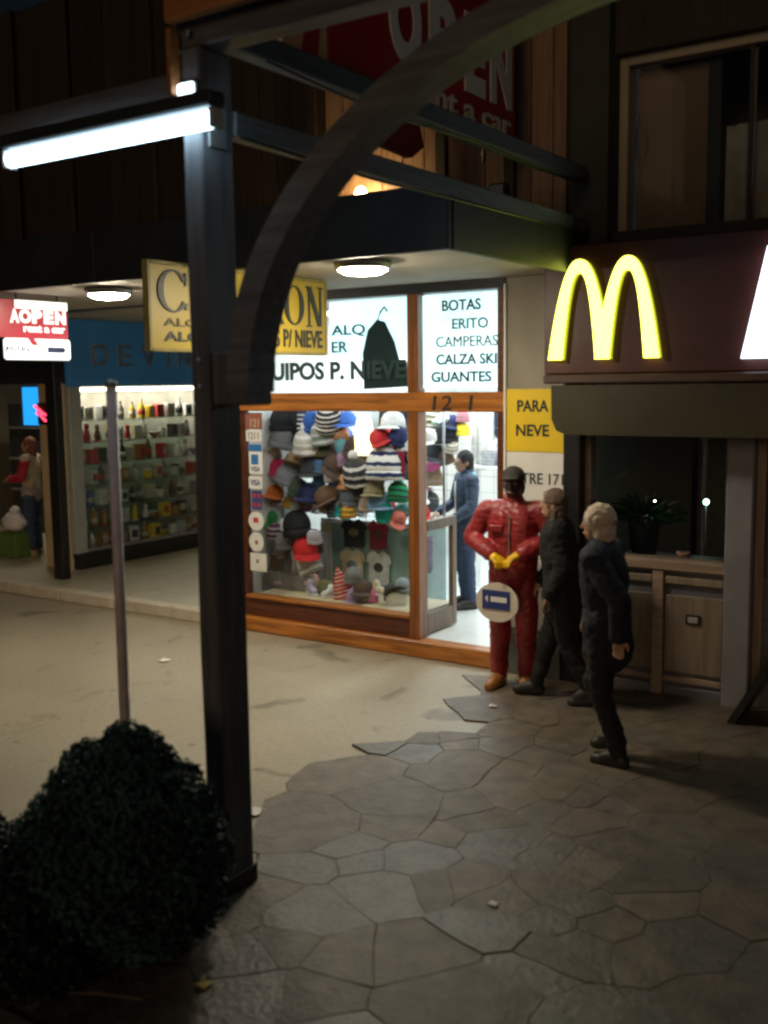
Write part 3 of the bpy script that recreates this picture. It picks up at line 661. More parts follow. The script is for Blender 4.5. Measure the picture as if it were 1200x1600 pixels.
for yy in (-1.7, -1.25): MB().tube([(-4.025, yy, 3.24), (-4.025, yy, 3.31)], .008, 6).build('hanger', M_BLACK, so_)

# restaurant sign box
ms = empty('restaurant_sign', (2.0, -.3, 2.04), 'wide dark red sign box with glowing yellow double arch letter', 'sign')
M_MRED = mat('sign_maroon', (.060, .013, .011), .45, .25, 2, bump=.05)
MB().bbox(.575, 4.4, -.40, -.10, 2.50, 3.46, .012).build('sign_board', M_MRED, ms)
MB().bbox(.60, 4.4, -.47, -.10, 2.432, 2.498, .01).build('ledge', mat('ledge_brown', (.07, .035, .025), .5), ms)
av = []
pr = [(.655, 2.42), (.66, 2.16), (.70, 2.075), (.78, 2.045), (4.4, 2.045), (4.4, 2.42)]
MB().prism(pr, -.44, -.10).build('valance', mat('olive_valance', (.036, .029, .010), .55, .25, 2.5, bump=.08), ms)
def arches(x0, x1, z0, z1, y0, y1, th, mtf, mts, parent):
    wd = (x1-x0); half = wd/2
    def halfarch(cx, hw, base_w, top_t):
        L = []; n = 26
        outer = []; inner = []
        for i in range(n+1):
            t = -1+2*i/n
            # tall rounded arch
            xo = cx+hw*math.copysign(abs(t)**1, t); zo = z0+(z1-z0)*(1-abs(t)**2.35)
            outer.append((xo, zo))
            hi = hw-base_w; xi = cx+hi*t; zi = z0+(z1-z0-top_t)*(1-abs(t)**2.5); inner.append((xi, zi))
        return outer, inner
    hw = wd/4+th*.26
    m_ = MB()
    for cx in (x0+hw, x1-hw):
        o_, i_ = halfarch(cx, hw, th, th*.86); n = len(o_)
        d = 0 if cx < (x0+x1)/2 else .0008
        v = [(a, y0-d, b) for a, b in o_]+[(a, y0-d, b) for a, b in i_]
        m_.add(v, [(k, k+1, n+k+1, n+k) for k in range(n-1)])
    m_.build('arch_face', mtf, parent)
    s_ = MB()
    for cx in (x0+hw, x1-hw):
        o_, i_ = halfarch(cx, hw, th, th*.86); n = len(o_)
        for pp in (o_, i_):
            v = [(a, y0+.001, b) for a, b in pp]+[(a, y1, b) for a, b in pp]
            s_.add(v, [(k, k+1, n+k+1, n+k) for k in range(n-1)])
    s_.build('arch_return', mts, parent)
arches(.635, 1.505, 2.61, 3.345, -.455, -.405, .118, emit('yellow_neon', (.95, 1, .13), 4.6), emit('yellow_neon_side', (.75, .82, .02), .9), ms)
wm = MB()
for pts in ([(2.08, 2.59), (2.30, 2.59), (2.40, 3.33), (2.235, 3.33)], [(2.235, 3.331), (2.41, 3.331), (2.66, 2.75), (2.56, 2.72)], [(2.56, 2.721), (2.66, 2.751), (2.90, 3.331), (2.80, 3.331)], [(2.80, 3.332), (3.0, 3.332), (3.10, 2.59), (2.90, 2.59)]): wm.prism(pts, -.47, -.405)
wm.build('white_letter', emit('white_neon', (.72, .86, 1), 4.), ms)

# stickers on the shop window
def sticker(label, x0, x1, z0, z1, parts, round_=False):
    o = empty('window_sticker', ((x0+x1)/2, .03, z0), label, 'sticker', 'stickers on the shop window')
    base = parts[0]
    if round_:
        cx, cz, rr = (x0+x1)/2, (z0+z1)/2, (x1-x0)/2
        MB().prism([(cx+rr*math.cos(k*math.pi/12), cz+(z1-z0)/2*math.sin(k*math.pi/12)) for k in range(24)], .0285, .033).build('backing', base, o)
    else: MB().box(x0, x1, .0285, .033, z0, z1).build('backing', base, o)
    return o
P_ = lambda n, c: mat('print_'+n, c, .5, .05, 5, bump=0)
s = sticker('red brown notice at the top of the window sticker column', -2.85, -2.64, 2.02, 2.18, [P_('redbrown', (.28, .10, .07))]); text('121', -2.79, -2.68, 2.04, 2.12, .028, '-Y', P_('tan', (.5, .4, .3)), s, .02, .001)
s = sticker('white number notice under the red brown one', -2.85, -2.65, 1.90, 2.01, [P_('white', (.72, .72, .70))]); text('1211', -2.82, -2.69, 1.92, 1.99, .028, '-Y', P_('grey', (.2, .2, .2)), s, .02, .001)
s = sticker('tall white card sticker with a blue square', -2.82, -2.65, 1.58, 1.87, [P_('white', (.7, .7, .7))]); MB().box(-2.82, -2.65, .026, .0284, 1.80, 1.87).box(-2.79, -2.70, .026, .0284, 1.67, 1.77).build('blue_print', P_('blue', (.03, .16, .42)), s); text('VISA', -2.80, -2.68, 1.60, 1.65, .028, '-Y', P_('navy', (.04, .06, .2)), s, .03, .001)
s = sticker('small white card sticker with dark lettering in the middle', -2.83, -2.66, 1.43, 1.55, [P_('white', (.7, .7, .7))]); text('VISA', -2.81, -2.68, 1.46, 1.52, .028, '-Y', P_('navy', (.04, .06, .2)), s, .03, .001)
s = sticker('navy card sticker with red squares', -2.80, -2.67, 1.22, 1.41, [P_('navy', (.04, .06, .2))]); MB().box(-2.78, -2.745, .026, .0284, 1.34, 1.38).box(-2.72, -2.685, .026, .0284, 1.34, 1.38).box(-2.78, -2.745, .026, .0284, 1.25, 1.29).box(-2.72, -2.685, .026, .0284, 1.25, 1.29).build('red_print', P_('red', (.5, .04, .05)), s)
s = sticker('upper round white sticker with a red centre', -2.85, -2.65, 1.01, 1.20, [P_('white', (.7, .7, .7))], True); MB().box(-2.785, -2.72, .026, .0284, 1.09, 1.14).build('red_print', P_('red', (.5, .04, .05)), s)
s = sticker('lower round white sticker with a small brown centre', -2.85, -2.66, .80, .99, [P_('white', (.7, .7, .7))], True); MB().box(-2.77, -2.735, .026, .0284, .87, .91).build('brown_print', P_('redbrown', (.28, .10, .07)), s)
s = sticker('square white notice at the bottom of the sticker column', -2.84, -2.63, .60, .78, [P_('white', (.7, .7, .7))]); MB().box(-2.76, -2.73, .026, .0284, .68, .72).build('grey_print', P_('grey', (.2, .2, .2)), s)
# ================================================================== HATS AND CLOTHES IN THE SKI SHOP
RACK= [(-2.94,1.9,'grey','beanie',0.2),(-3.08,1.79,'cream','cap',0.18),(-3.03,1.62,'crimson','cap',0.16),(-3.03,1.36,'orange','cap',0.15),(-2.86,1.22,'mustard','beanie',0.12),(-2.46,2.08,'blue','beanie',0.17),(-2.57,1.86,'ivory','bobble',0.21),(-2.33,1.97,'sage','bobble',0.21),(-2.26,2.12,'black','beanie',0.22),(-2.08,2.13,'cobalt','cap',0.15),(-2.12,1.98,'peach','beanie',0.12),(-2.12,1.86,'aqua','bobble',0.13),(-1.99,1.82,'chocolate','beanie',0.19),(-1.57,2.12,'white','cap',0.19),(-1.64,1.97,'scarlet','cap',0.16),(-1.5,1.95,'navy','beanie',0.15),(-1.44,1.86,'white','beanie',0.11),(-1.75,1.74,'lilac','bobble',0.16),(-2.11,1.71,'mauve','beanie',0.13),(-2.27,1.71,'umber','cap',0.21),(-2.39,1.77,'olive','beanie',0.14),(-2.58,1.65,'charcoal','cap',0.21),(-2.79,1.71,'tan','cap',0.19),(-2.87,1.51,'silver','beanie',0.19),(-2.55,1.37,'navy','cap',0.23),(-2.45,1.48,'denim','scarf',0.2),(-2.25,1.54,'pearl','bobble',0.13),(-2.27,1.37,'brown','cap',0.21),(-2.09,1.47,'apricot','beanie',0.14),(-2.06,1.32,'slate','beanie',0.17),(-1.92,1.59,'charcoal','bobble',0.23),(-1.6,1.67,'white','bobble',0.28),(-1.77,1.54,'cream','beanie',0.15),(-1.74,1.44,'khaki','cap',0.17),(-1.71,1.33,'sky','cap',0.19),(-1.48,1.4,'emerald','beanie',0.16),(-1.44,1.69,'maroon','scarf',0.17),(-1.85,1.26,'blush','beanie',0.12),(-1.64,1.2,'teal','beanie',0.15),(-2.16,1.17,'cyan','beanie',0.1),(-2.06,1.18,'yellow','bobble',0.12),(-1.48,1.18,'coral','cap',0.11),(-2.25,1.22,'grey','scarf',0.16),(-2.71,1.38,'moss','beanie',0.16),(-3.07,1.25,'rose','beanie',0.15),(-3.11,1.09,'green','cap',0.14),(-2.38,1.22,'sand','beanie',0.15),(-2.75,2.06,'black','scarf',0.27),(-2.92,2.09,'black','beanie',0.2),(-1.95,1.41,'graphite','scarf',0.17),(-2.62,2.09,'midnight','scarf',0.2),(-1.88,1.72,'black','cap',0.15)]
TIER= [(-2.77,1.0,'white','shoe',0.12),(-2.59,1.03,'black','bobble',0.24),(-2.51,0.84,'red','cap',0.22),(-2.77,0.84,'grey','beanie',0.16),(-2.38,0.92,'lavender','beanie',0.13),(-2.42,0.64,'pearl','bobble',0.2),(-2.63,0.61,'white','scarf',0.16),(-2.87,0.71,'ivory','beanie',0.11),(-2.81,0.43,'mauve','beanie',0.16),(-2.69,0.37,'slate','beanie',0.15),(-2.44,0.41,'blush','bobble',0.17),(-2.26,0.42,'olive','cap',0.16),(-2.88,0.53,'brown','scarf',0.17),(-2.9,0.93,'plum','beanie',0.15)]
FLOORS= [(-1.92,0.43,'red','elf hat',0.19),(-1.82,0.59,'grey','beanie',0.14),(-1.77,0.34,'lilac','cap',0.16),(-1.68,0.51,'umber','cap',0.17),(-1.62,0.41,'taupe','beanie',0.14),(-1.49,0.47,'cream','shoe',0.16),(-1.34,0.51,'charcoal','cap',0.18),(-1.29,0.4,'ivory','cap',0.17),(-1.61,0.3,'pink','beanie',0.11),(-2.12,0.32,'white','shoe',0.13),(-2.33,0.31,'lavender','shoe',0.16),(-1.25,0.54,'steel','beanie',0.11),(-1.27,0.29,'white','shoe',0.12)]
BACK= [(-2.1,2.04,'olive','beanie',0.19),(-1.98,2.04,'mint','bobble',0.17),(-2.06,1.91,'white','cap',0.14),(-1.82,2.05,'navy','cap',0.16),(-1.66,2.08,'crimson','beanie',0.11),(-1.85,1.9,'black','bobble',0.21),(-1.67,1.93,'yellow','beanie',0.13),(-2.08,1.73,'black','cap',0.25),(-2.06,1.57,'pink','beanie',0.16),(-1.79,1.75,'sand','beanie',0.11),(-1.87,1.62,'brown','beanie',0.14),(-2.18,1.54,'teal','beanie',0.12),(-2.19,1.39,'salmon','beanie',0.13),(-2.03,1.4,'camel','elf hat',0.19),(-2.2,1.25,'rose','beanie',0.12),(-2.1,1.13,'charcoal','bobble',0.19)]
RGB = dict(grey=(.22, .22, .23), cream=(.62, .52, .40), crimson=(.46, .02, .07), orange=(.62, .15, .03), mustard=(.55, .32, .05), blue=(.03, .14, .5), ivory=(.62, .57, .48), sage=(.27, .32, .24), black=(.012, .012, .016),
    cobalt=(.05, .16, .6), peach=(.65, .33, .18), aqua=(.25, .6, .68), chocolate=(.06, .03, .02), white=(.80, .78, .76), scarlet=(.58, .03, .03), navy=(.015, .025, .10), lilac=(.40, .28, .5), mauve=(.30, .18, .28), umber=(.08, .045, .03),
    olive=(.14, .13, .06), charcoal=(.045, .045, .05), tan=(.34, .22, .12), silver=(.42, .42, .43), denim=(.07, .16, .32), pearl=(.58, .57, .56), brown=(.13, .07, .04), apricot=(.6, .28, .12), slate=(.13, .15, .19), khaki=(.32, .27, .16),
    sky=(.25, .42, .66), emerald=(.015, .30, .12), maroon=(.25, .02, .04), blush=(.60, .38, .32), teal=(.02, .40, .33), cyan=(.03, .5, .56), yellow=(.75, .60, .04), coral=(.6, .16, .12), moss=(.10, .14, .06), rose=(.5, .2, .24), green=(.05, .26, .07),
    sand=(.46, .37, .24), graphite=(.07, .07, .08), midnight=(.02, .03, .07), red=(.62, .015, .02), lavender=(.48, .42, .58), plum=(.14, .04, .13), taupe=(.24, .19, .15), pink=(.75, .14, .35), steel=(.3, .35, .4), mint=(.5, .66, .6), salmon=(.62, .25, .16), camel=(.42, .26, .11))
def cloth(c): return mat('cloth_'+c, RGB[c], .85, .22, 14, bump=.5, bscale=70)
def knit(c, c2, sc):
    # banded knitting: two yarns in rounds, with ribs
    nm = 'knit_%s_%s' % (c, c2)
    if nm in MATS: return MATS[nm]
    mt, t, p = _new(nm); n, l = t.nodes, t.links; tc = n.new('ShaderNodeTexCoord')
    wv = n.new('ShaderNodeTexWave'); wv.bands_direction = 'Z'; wv.inputs['Scale'].default_value = sc; wv.inputs['Distortion'].default_value = 1.2; wv.inputs['Detail Scale'].default_value = 6
    l.new(tc.outputs['Object'], wv.inputs['Vector']); r_ = n.new('ShaderNodeValToRGB'); r_.color_ramp.interpolation = 'CONSTANT'
    r_.color_ramp.elements[0].color = (*RGB[c], 1); r_.color_ramp.elements[1].color = (*RGB[c2], 1); r_.color_ramp.elements[1].position = .72
    l.new(wv.outputs['Fac'], r_.inputs[0]); l.new(r_.outputs[0], p.inputs['Base Color']); p.inputs['Roughness'].default_value = .9
    w2 = n.new('ShaderNodeTexWave'); w2.inputs['Scale'].default_value = 9; l.new(tc.outputs['Object'], w2.inputs['Vector'])
    b = n.new('ShaderNodeBump'); b.inputs['Strength'].default_value = .5; b.inputs['Distance'].default_value = .02; l.new(w2.outputs['Fac'], b.inputs['Height']); l.new(b.outputs[0], p.inputs['Normal'])
    MATS[nm] = mt
    return mt
PROTO = {}
def proto(kind):
    # parts of one garment, unit width 1, base at z=0, front -Y: list of (part name, mesh)
    if kind in PROTO: return PROTO[kind]
    out = []
    if kind in ('beanie', 'bobble', 'elf hat'):
        if kind == 'elf hat': pr = [(.44, .16), (.45, .3), (.36, .62), (.20, .95), (.08, 1.22), (.02, 1.32)]
        else: pr = [(.44, .16), (.48, .32), (.46, .52), (.36, .72), (.2, .84), (.05, .88)]
        a = MB().lathe(pr, n=14, sy=.85)
        out.append(('crown', a))
        out.append(('cuff', MB().lathe([(.45, 0), (.50, .02), (.505, .2), (.46, .22)], n=14, sy=.86)))
        if kind == 'bobble': out.append(('pompom', MB().ell((0, 0, .98), (.17, .17, .16), 10, 6)))
    elif kind == 'cap':
        out.append(('crown', MB().lathe([(.44, 0), (.46, .12), (.44, .34), (.34, .52), (.18, .61), (.04, .63)], n=14)))
        v = []
        for i in range(9):
            a = math.pi*(1.08+.84*i/8); v += [(.42*math.cos(a), .42*math.sin(a), .05), (.5*math.cos(a), -.28+.62*math.sin(a), -.05-.04*math.sin((i/8)*math.pi)), (.5*math.cos(a), -.28+.62*math.sin(a), -.025-.04*math.sin((i/8)*math.pi)), (.42*math.cos(a), .42*math.sin(a), .09)]
        f = []
        for i in range(8):
            for j in range(4): f.append((4*i+j, 4*i+(j+1) % 4, 4*i+4+(j+1) % 4, 4*i+4+j))
        out.append(('brim', MB().add(v, f, True)))
        out.append(('button', MB().ell((0, 0, .64), (.05, .05, .03), 8, 4)))
    elif kind == 'scarf':
        v = []
        for i in range(11):
            z = 1.0-i*.20; wv = .12*math.sin(i*1.1)
            for j, xx in enumerate((-.36, -.12, .12, .36)): v.append((xx*(1+.12*math.sin(i)), -.1-.09*((i+j) % 2)+wv*.3, z))
        f = [(4*i+j, 4*i+j+1, 4*i+j+5, 4*i+j+4) for i in range(10) for j in range(3)]
        b = MB().add(v, f, True); bm = bmesh.new(); me = b.mesh('x'); bm.from_mesh(me); bmesh.ops.solidify(bm, geom=bm.faces[:], thickness=.05)
        out.append(('cloth', MB().bm(bm, True)))
        fr = MB()
        for k in range(7): fr.box(-.34+k*.11, -.30+k*.11, -.12, -.08, -1.2, -1.0)
        out.append(('fringe', fr))
    elif kind == 'shoe':
        out.append(('upper', MB().cap((0, -.35, .20), .17, (0, .3, .24), .19).cap((0, .3, .24), .19, (0, .36, .5), .17)))
        out.append(('sole', MB().bbox(-.2, .2, -.55, .5, 0, .09, .03)))
    PROTO[kind] = [(n_, b_.mesh(n_)) for n_, b_ in out]
    return PROTO[kind]
NAME = {'beanie': 'knitted_beanie', 'bobble': 'bobble_hat', 'cap': 'peaked_cap', 'scarf': 'scarf', 'shoe': 'shoe', 'elf hat': 'pointed_hat'}
WORD = {'beanie': 'knitted beanie', 'bobble': 'bobble hat', 'cap': 'peaked cap', 'scarf': 'hanging scarf', 'shoe': 'low shoe', 'elf hat': 'pointed hat'}
ACC = {'bobble': 'white', 'cap': None}
def put(kind, colour, x, y, z, wdt, label, group, rz=0, tilt=0, roll=0):
    ps = proto(kind); mt = cloth(colour); root = None
    if kind in ('beanie', 'bobble', 'elf hat', 'scarf') and rr.random() < .55: mt = knit(colour, rr.choice(['white', 'ivory', 'grey', 'crimson', 'navy', 'black', 'pearl']), rr.choice([1.2, 2.2, 3.4]))
    for i, (n_, me) in enumerate(ps):
        o = bpy.data.objects.new(NAME[kind] if i == 0 else n_, me); COL.objects.link(o)
        if not me.materials: me.materials.append(None)
        o.material_slots[0].link = 'OBJECT'
        o.material_slots[0].material = cloth('pearl' if colour in ('black', 'charcoal', 'navy') else 'white') if n_ == 'pompom' and (colour != 'white') else (MATS['cloth_white'] if n_ == 'sole' and colour != 'white' and 'cloth_white' in MATS else mt)
        if i == 0:
            root = o; o.location = (x, y, z); o.scale = (wdt,)*3; o.rotation_euler = (0 if kind in ('scarf', 'shoe') else tilt, 0 if kind in ('scarf', 'shoe') else roll, rz); props(o, label, {'shoe': 'shoe', 'scarf': 'scarf'}.get(kind, 'hat'), group)
        else: o.parent = root
    return root
cloth('white')
def rows(lst, tol):
    # group by height, then number from the pillar side
    zs = sorted(lst, key=lambda t: -t[1]); out = []; cur = [zs[0]]
    for t in zs[1:]:
        if cur[0][1]-t[1] > tol: out.append(cur); cur = [t]
        else: cur.append(t)
    out.append(cur)
    return [sorted(r_, key=lambda t: t[0]) for r_ in out]
ROWN = ['top', 'second', 'third', 'fourth', 'fifth', 'sixth', 'seventh', 'eighth', 'ninth']
rr = random.Random(5)
def display(lst, y, tol, where, group, jit=.03, big=1.3, base=None):
    for ri, row in enumerate(rows(lst, tol)):
        for ci, (x, z, c, k, wd) in enumerate(row):
            wd = max(wd, .12)*big
            if k == 'scarf': zz, wd_ = z+wd*.1, wd*.62
            elif k == 'shoe': zz, wd_ = z-wd*.25, wd*1.05
            else: zz, wd_ = z-wd*.40, wd
            if base is not None: zz = max(base, zz) if k != 'scarf' else max(base+wd_*1.25, zz)
            put(k, c, x, y+rr.uniform(-jit, jit), zz, wd_, '%s %s, %s from left in %s row %s' % (c, WORD[k], ordinal(ci), ROWN[ri], where), group, rz=R(22)+rr.uniform(-.5, .5)+(0 if k != 'shoe' else rr.uniform(-1.2, 1.2)), tilt=rr.choice((rr.uniform(-.15, .15), rr.uniform(-.9, .5))), roll=rr.choice((0, rr.uniform(-.5, .5))))
display(RACK, .68, .155, 'of the shop window rack', 'hats and scarves on the window rack', jit=.06, big=1.42)
display(TIER, .50, .17, 'of the low window stand', 'hats and scarves on the low window stand', base=.35)
display(FLOORS, .36, .13, 'on the window floor', 'hats and shoes on the window floor', base=.347)
display(BACK, 2.28, .16, 'of the rack behind the man', 'hats on the back rack')
# a second, deeper rack row that fills the gaps
rb = random.Random(12); REAR = []
zz = 1.2
while zz < 2.15:
    xx = -2.92+rb.uniform(0, .1)
    while xx < -1.3:
        REAR.append((round(xx, 2), zz, rb.choice(['white', 'ivory', 'sky', 'rose', 'pearl', 'scarlet', 'navy', 'lilac', 'sand', 'teal', 'grey', 'black', 'tan', 'blush', 'cobalt']), rb.choice(['beanie', 'bobble', 'cap', 'scarf', 'beanie', 'cap']), rb.uniform(.15, .22))); xx += rb.uniform(.20, .30)
    zz += .19
display(REAR, 1.0, .1, 'of the rear window rack', 'hats and scarves on the rear rack', jit=.05, big=1.15)
# racks
def rack(label, x0, x1, y, z0, z1, zf):
    o = empty('wire_rack', ((x0+x1)/2, y, zf), label, 'rack')
    for xx in (x0, x1): MB().tube([(xx, y, zf), (xx, y, z1)], .014, 8).build('upright', M_METAL, o)
    g = MB(); xx = x0+.2
    while xx < x1: g.tube([(xx, y, z0), (xx, y, z1)], .0025, 5); xx += .2
    z = z0
    while z <= z1: g.tube([(x0, y, z), (x1, y, z)], .0025, 5); z += .18
    g.build('wire_grid', M_METAL, o)
rack('wire grid rack carrying the hats behind the shop window', -3.03, -1.35, .79, 1.12, 2.2, .345)
rack('wire grid rack standing behind the first one over the counter', -3.0, -1.2, 1.085, 1.12, 2.25, 1.03)
rack('wire grid rack on the back wall side seen through the door', -2.35, -1.2, 2.42, 1.05, 2.25, .14)
st = empty('display_stand', (-2.72, .6, .345), 'low stepped stand holding hats at the left end of the window', 'stand')
for i, (y0, z1) in enumerate(((.42, .52), (.55, .72), (.66, .92))): MB().bbox(-3.02, -2.38, y0, y0+.10, .346, z1, .006).build('step', mat('stand_grey', (.16, .15, .15), .6), st)
# counter with shirts
ct = empty('glass_counter', (-2.1, 1.2, .14), 'glass topped shop counter with shirts pinned to its front', 'counter')
MB().bbox(-2.68, -1.45, 1.06, 1.55, .14, .98, .008).build('cabinet', mat('counter_green_glass', (.22, .34, .32), .2, .15, 3, bump=0), ct)
MB().bbox(-2.71, -1.42, 1.03, 1.58, .98, 1.03, .008).build('counter_top', mat('counter_top', (.6, .64, .62), .2, .06, 5, bump=0), ct)
MB().bbox(-2.72, -2.58, 1.035, 1.06, .14, .98, .005).build('corner_panel', M_CREAM, ct)
def shirt(label, x0, x1, z0, z1, y, c, c2):
    o = empty('display_shirt', ((x0+x1)/2, y, z0), label, 'shirt', 'shirts on the counter front'); w_ = x1-x0; h_ = z1-z0
    pr = [(x0+.12*w_, z0), (x1-.10*w_, z0+.01), (x1-.10*w_, z0+.62*h_), (x1, z0+.66*h_), (x1-.02, z1-.05), (x1-.3*w_, z1), ((x0+x1)/2, z1-.04), (x0+.3*w_, z1), (x0+.02, z1-.05), (x0, z0+.66*h_), (x0+.12*w_, z0+.62*h_)]
    MB().prism(pr, y, y+.012).build('cloth', cloth(c), o)
    MB().ell(((x0+x1)/2, y-.001, z0+.52*h_), (w_*.2, .004, h_*.14), 10, 6).build('print', cloth(c2), o)
shirt('black shirt with olive print, top left on the counter front', -2.43, -2.10, .74, 1.05, 1.012, 'black', 'olive')
shirt('maroon shirt with dark print, top right on the counter front', -2.09, -1.82, .74, 1.05, 1.012, 'maroon', 'umber')
shirt('sand shirt with grey emblem, lower left on the counter front', -2.46, -2.12, .36, .73, 1.015, 'sand', 'slate')
shirt('white shirt with dark print, lower right on the counter front', -2.11, -1.80, .36, .73, 1.015, 'pearl', 'charcoal')
# garments on hangers and shelf at the back, seen through the door
def coat(label, x, y, z1, w_, h_, c):
    o = empty('hanging_coat', (x, y, z1-h_), label, 'coat', 'coats hanging at the back of the shop')
    MB().cap((x-w_*.22, y, z1-.10), .07, (x+w_*.22, y, z1-.10), .07).cap((x, y, z1-.12), w_*.34, (x, y, z1-h_+w_*.4), w_*.40).cap((x-w_*.34, y, z1-.13), .06, (x-w_*.44, y-.02, z1-h_*.75), .045).cap((x+w_*.34, y, z1-.13), .06, (x+w_*.44, y-.02, z1-h_*.75), .045).build('cloth', cloth(c), o)
    MB().tube([(x, y, z1-.05), (x, y, z1+.06), (x+.03, y, z1+.09), (x+.05, y, z1+.06)], .006, 6).build('hook', M_METAL, o)
coat('long white coat hanging behind the man in the doorway', -1.52, 2.5, 2.22, .22, .75, 'white')
coat('dark teal coat hanging beside the white coat', -1.30, 2.55, 2.22, .26, .42, 'midnight')
coat('black coat hanging at the left back corner of the shop', -2.75, 2.6, 2.25, .5, .9, 'black')
coat('navy coat hanging next to the black one at the back', -2.45, 2.75, 2.25, .45, .9, 'navy')
coat('grey coat hanging behind the glass counter', -1.05, 3.6, 2.2, .5, 1.0, 'slate')
sh = empty('wall_shelf', (-1.35, 2.4, 1.50), 'white shelf behind the man with folded goods', 'shelf')
MB().bbox(-1.62, -1.10, 2.28, 2.56, 1.50, 1.535, .005).build('shelf_board', M_WHITE, sh)
for xx in (-1.60, -1.12): MB().bbox(xx-.012, xx+.012, 2.40, 2.56, .14, 1.50, .003).build('upright', M_WHITE, sh)
for i, (xx, zz, w_, h_, c, lb) in enumerate(((-1.36, 1.536, .17, .16, 'silver', 'silver grey folded pile on the white shelf'), (-1.36, 1.70, .17, .10, 'white', 'white folded pile on top of the silver grey one'), (-1.19, 1.536, .12, .12, 'sky', 'sky blue folded pile at the end of the white shelf'))):
    b = MB()
    for k in range(4): b.bbox(xx-w_/2+rr.uniform(-.006, .006), xx+w_/2, 2.30, 2.50, zz+h_*k/4+.001, zz+h_*(k+1)/4-.001, .008)
    b.build('folded_pile', cloth(c), label=lb, cat='clothes', group='folded piles on the white shelf')
# low framed glass gate at the window end
gt = empty('glass_gate', (-.88, .4, .14), 'low wooden framed glass gate standing open inside the doorway', 'gate')
for y0, y1 in ((.14, .20), (.66, .735)): MB().bbox(-.905, -.855, y0, y1, .155, 1.20, .005).build('stile', W_GATE, gt)
MB().bbox(-.905, -.855, .20, .66, .155, .34, .005).build('bottom_rail', W_GATE, gt)
MB().bbox(-.908, -.852, .20, .66, 1.11, 1.20, .005).build('top_rail', W_GATE, gt)
MB().box(-.884, -.878, .20, .66, .34, 1.11).build('pane', M_GLASS, gt)
put('scarf', 'plum', -1.02, .45, .86, .16, 'plum scarf hanging behind the low glass gate', 'clothes behind the gate', rz=1.57)
put('scarf', 'green', -1.02, .30, .62, .14, 'green scarf hanging behind the low glass gate', 'clothes behind the gate', rz=1.57)

# ================================================================== GOODS IN THE LEFT SHOWCASE
GC = {'amber': (.35, .16, .04), 'clear': (.55, .58, .55), 'yellow': (.72, .52, .03), 'red': (.45, .03, .03), 'silver': (.5, .5, .5), 'olive': (.2, .2, .09), 'brown': (.16, .09, .05), 'white': (.72, .7, .66), 'grey': (.25, .25, .25), 'blue': (.05, .1, .45), 'cream': (.5, .44, .32), 'dark': (.04, .04, .045), 'green': (.08, .2, .08), 'pink': (.5, .12, .2)}
def gm(c): return mat('goods_'+c, GC[c], .3 if c in ('silver', 'clear', 'white') else .45, .2, 20, .5 if c == 'silver' else 0, bump=.05)
GP = {}
def gproto(k):
    if k in GP: return GP[k]
    if k == 'bottle': o = [('bottle', MB().lathe([(.04, 0), (.045, .02), (.045, .12), (.03, .155), (.014, .18), (.014, .21)], n=12)), ('stopper', MB().lathe([(.016, .208), (.016, .23)], n=10)), ('paper_label', MB().lathe([(.0462, .04), (.0462, .10)], n=12))]
    elif k == 'jar': o = [('jar', MB().lathe([(.05, 0), (.055, .02), (.055, .09), (.045, .11)], n=12)), ('lid', MB().lathe([(.05, .108), (.05, .13)], n=12))]
    elif k == 'carton': o = [('carton', MB().bbox(-.05, .05, -.06, .06, 0, .17, .004)), ('front_print', MB().box(.0505, .053, -.04, .04, .04, .13))]
    elif k == 'figurine': o = [('figurine', MB().cap((0, 0, .05), .045, (0, 0, .11), .03).ell((0, 0, .165), (.03, .03, .035), 10, 6)), ('base', MB().lathe([(.05, 0), (.05, .015)], n=12))]
    elif k == 'bowl': o = [('bowl', MB().lathe([(.03, 0), (.035, .01), (.07, .05), (.075, .07), (.068, .07), (.03, .02)], n=14)), ('rim', MB().lathe([(.076, .064), (.08, .07), (.076, .076)], n=14))]
    GP[k] = [(a, b.mesh(a)) for a, b in o]
    return GP[k]
gr = random.Random(3)
KN = {'bottle': 'bottle', 'jar': 'lidded jar', 'carton': 'box', 'figurine': 'figurine', 'bowl': 'bowl'}
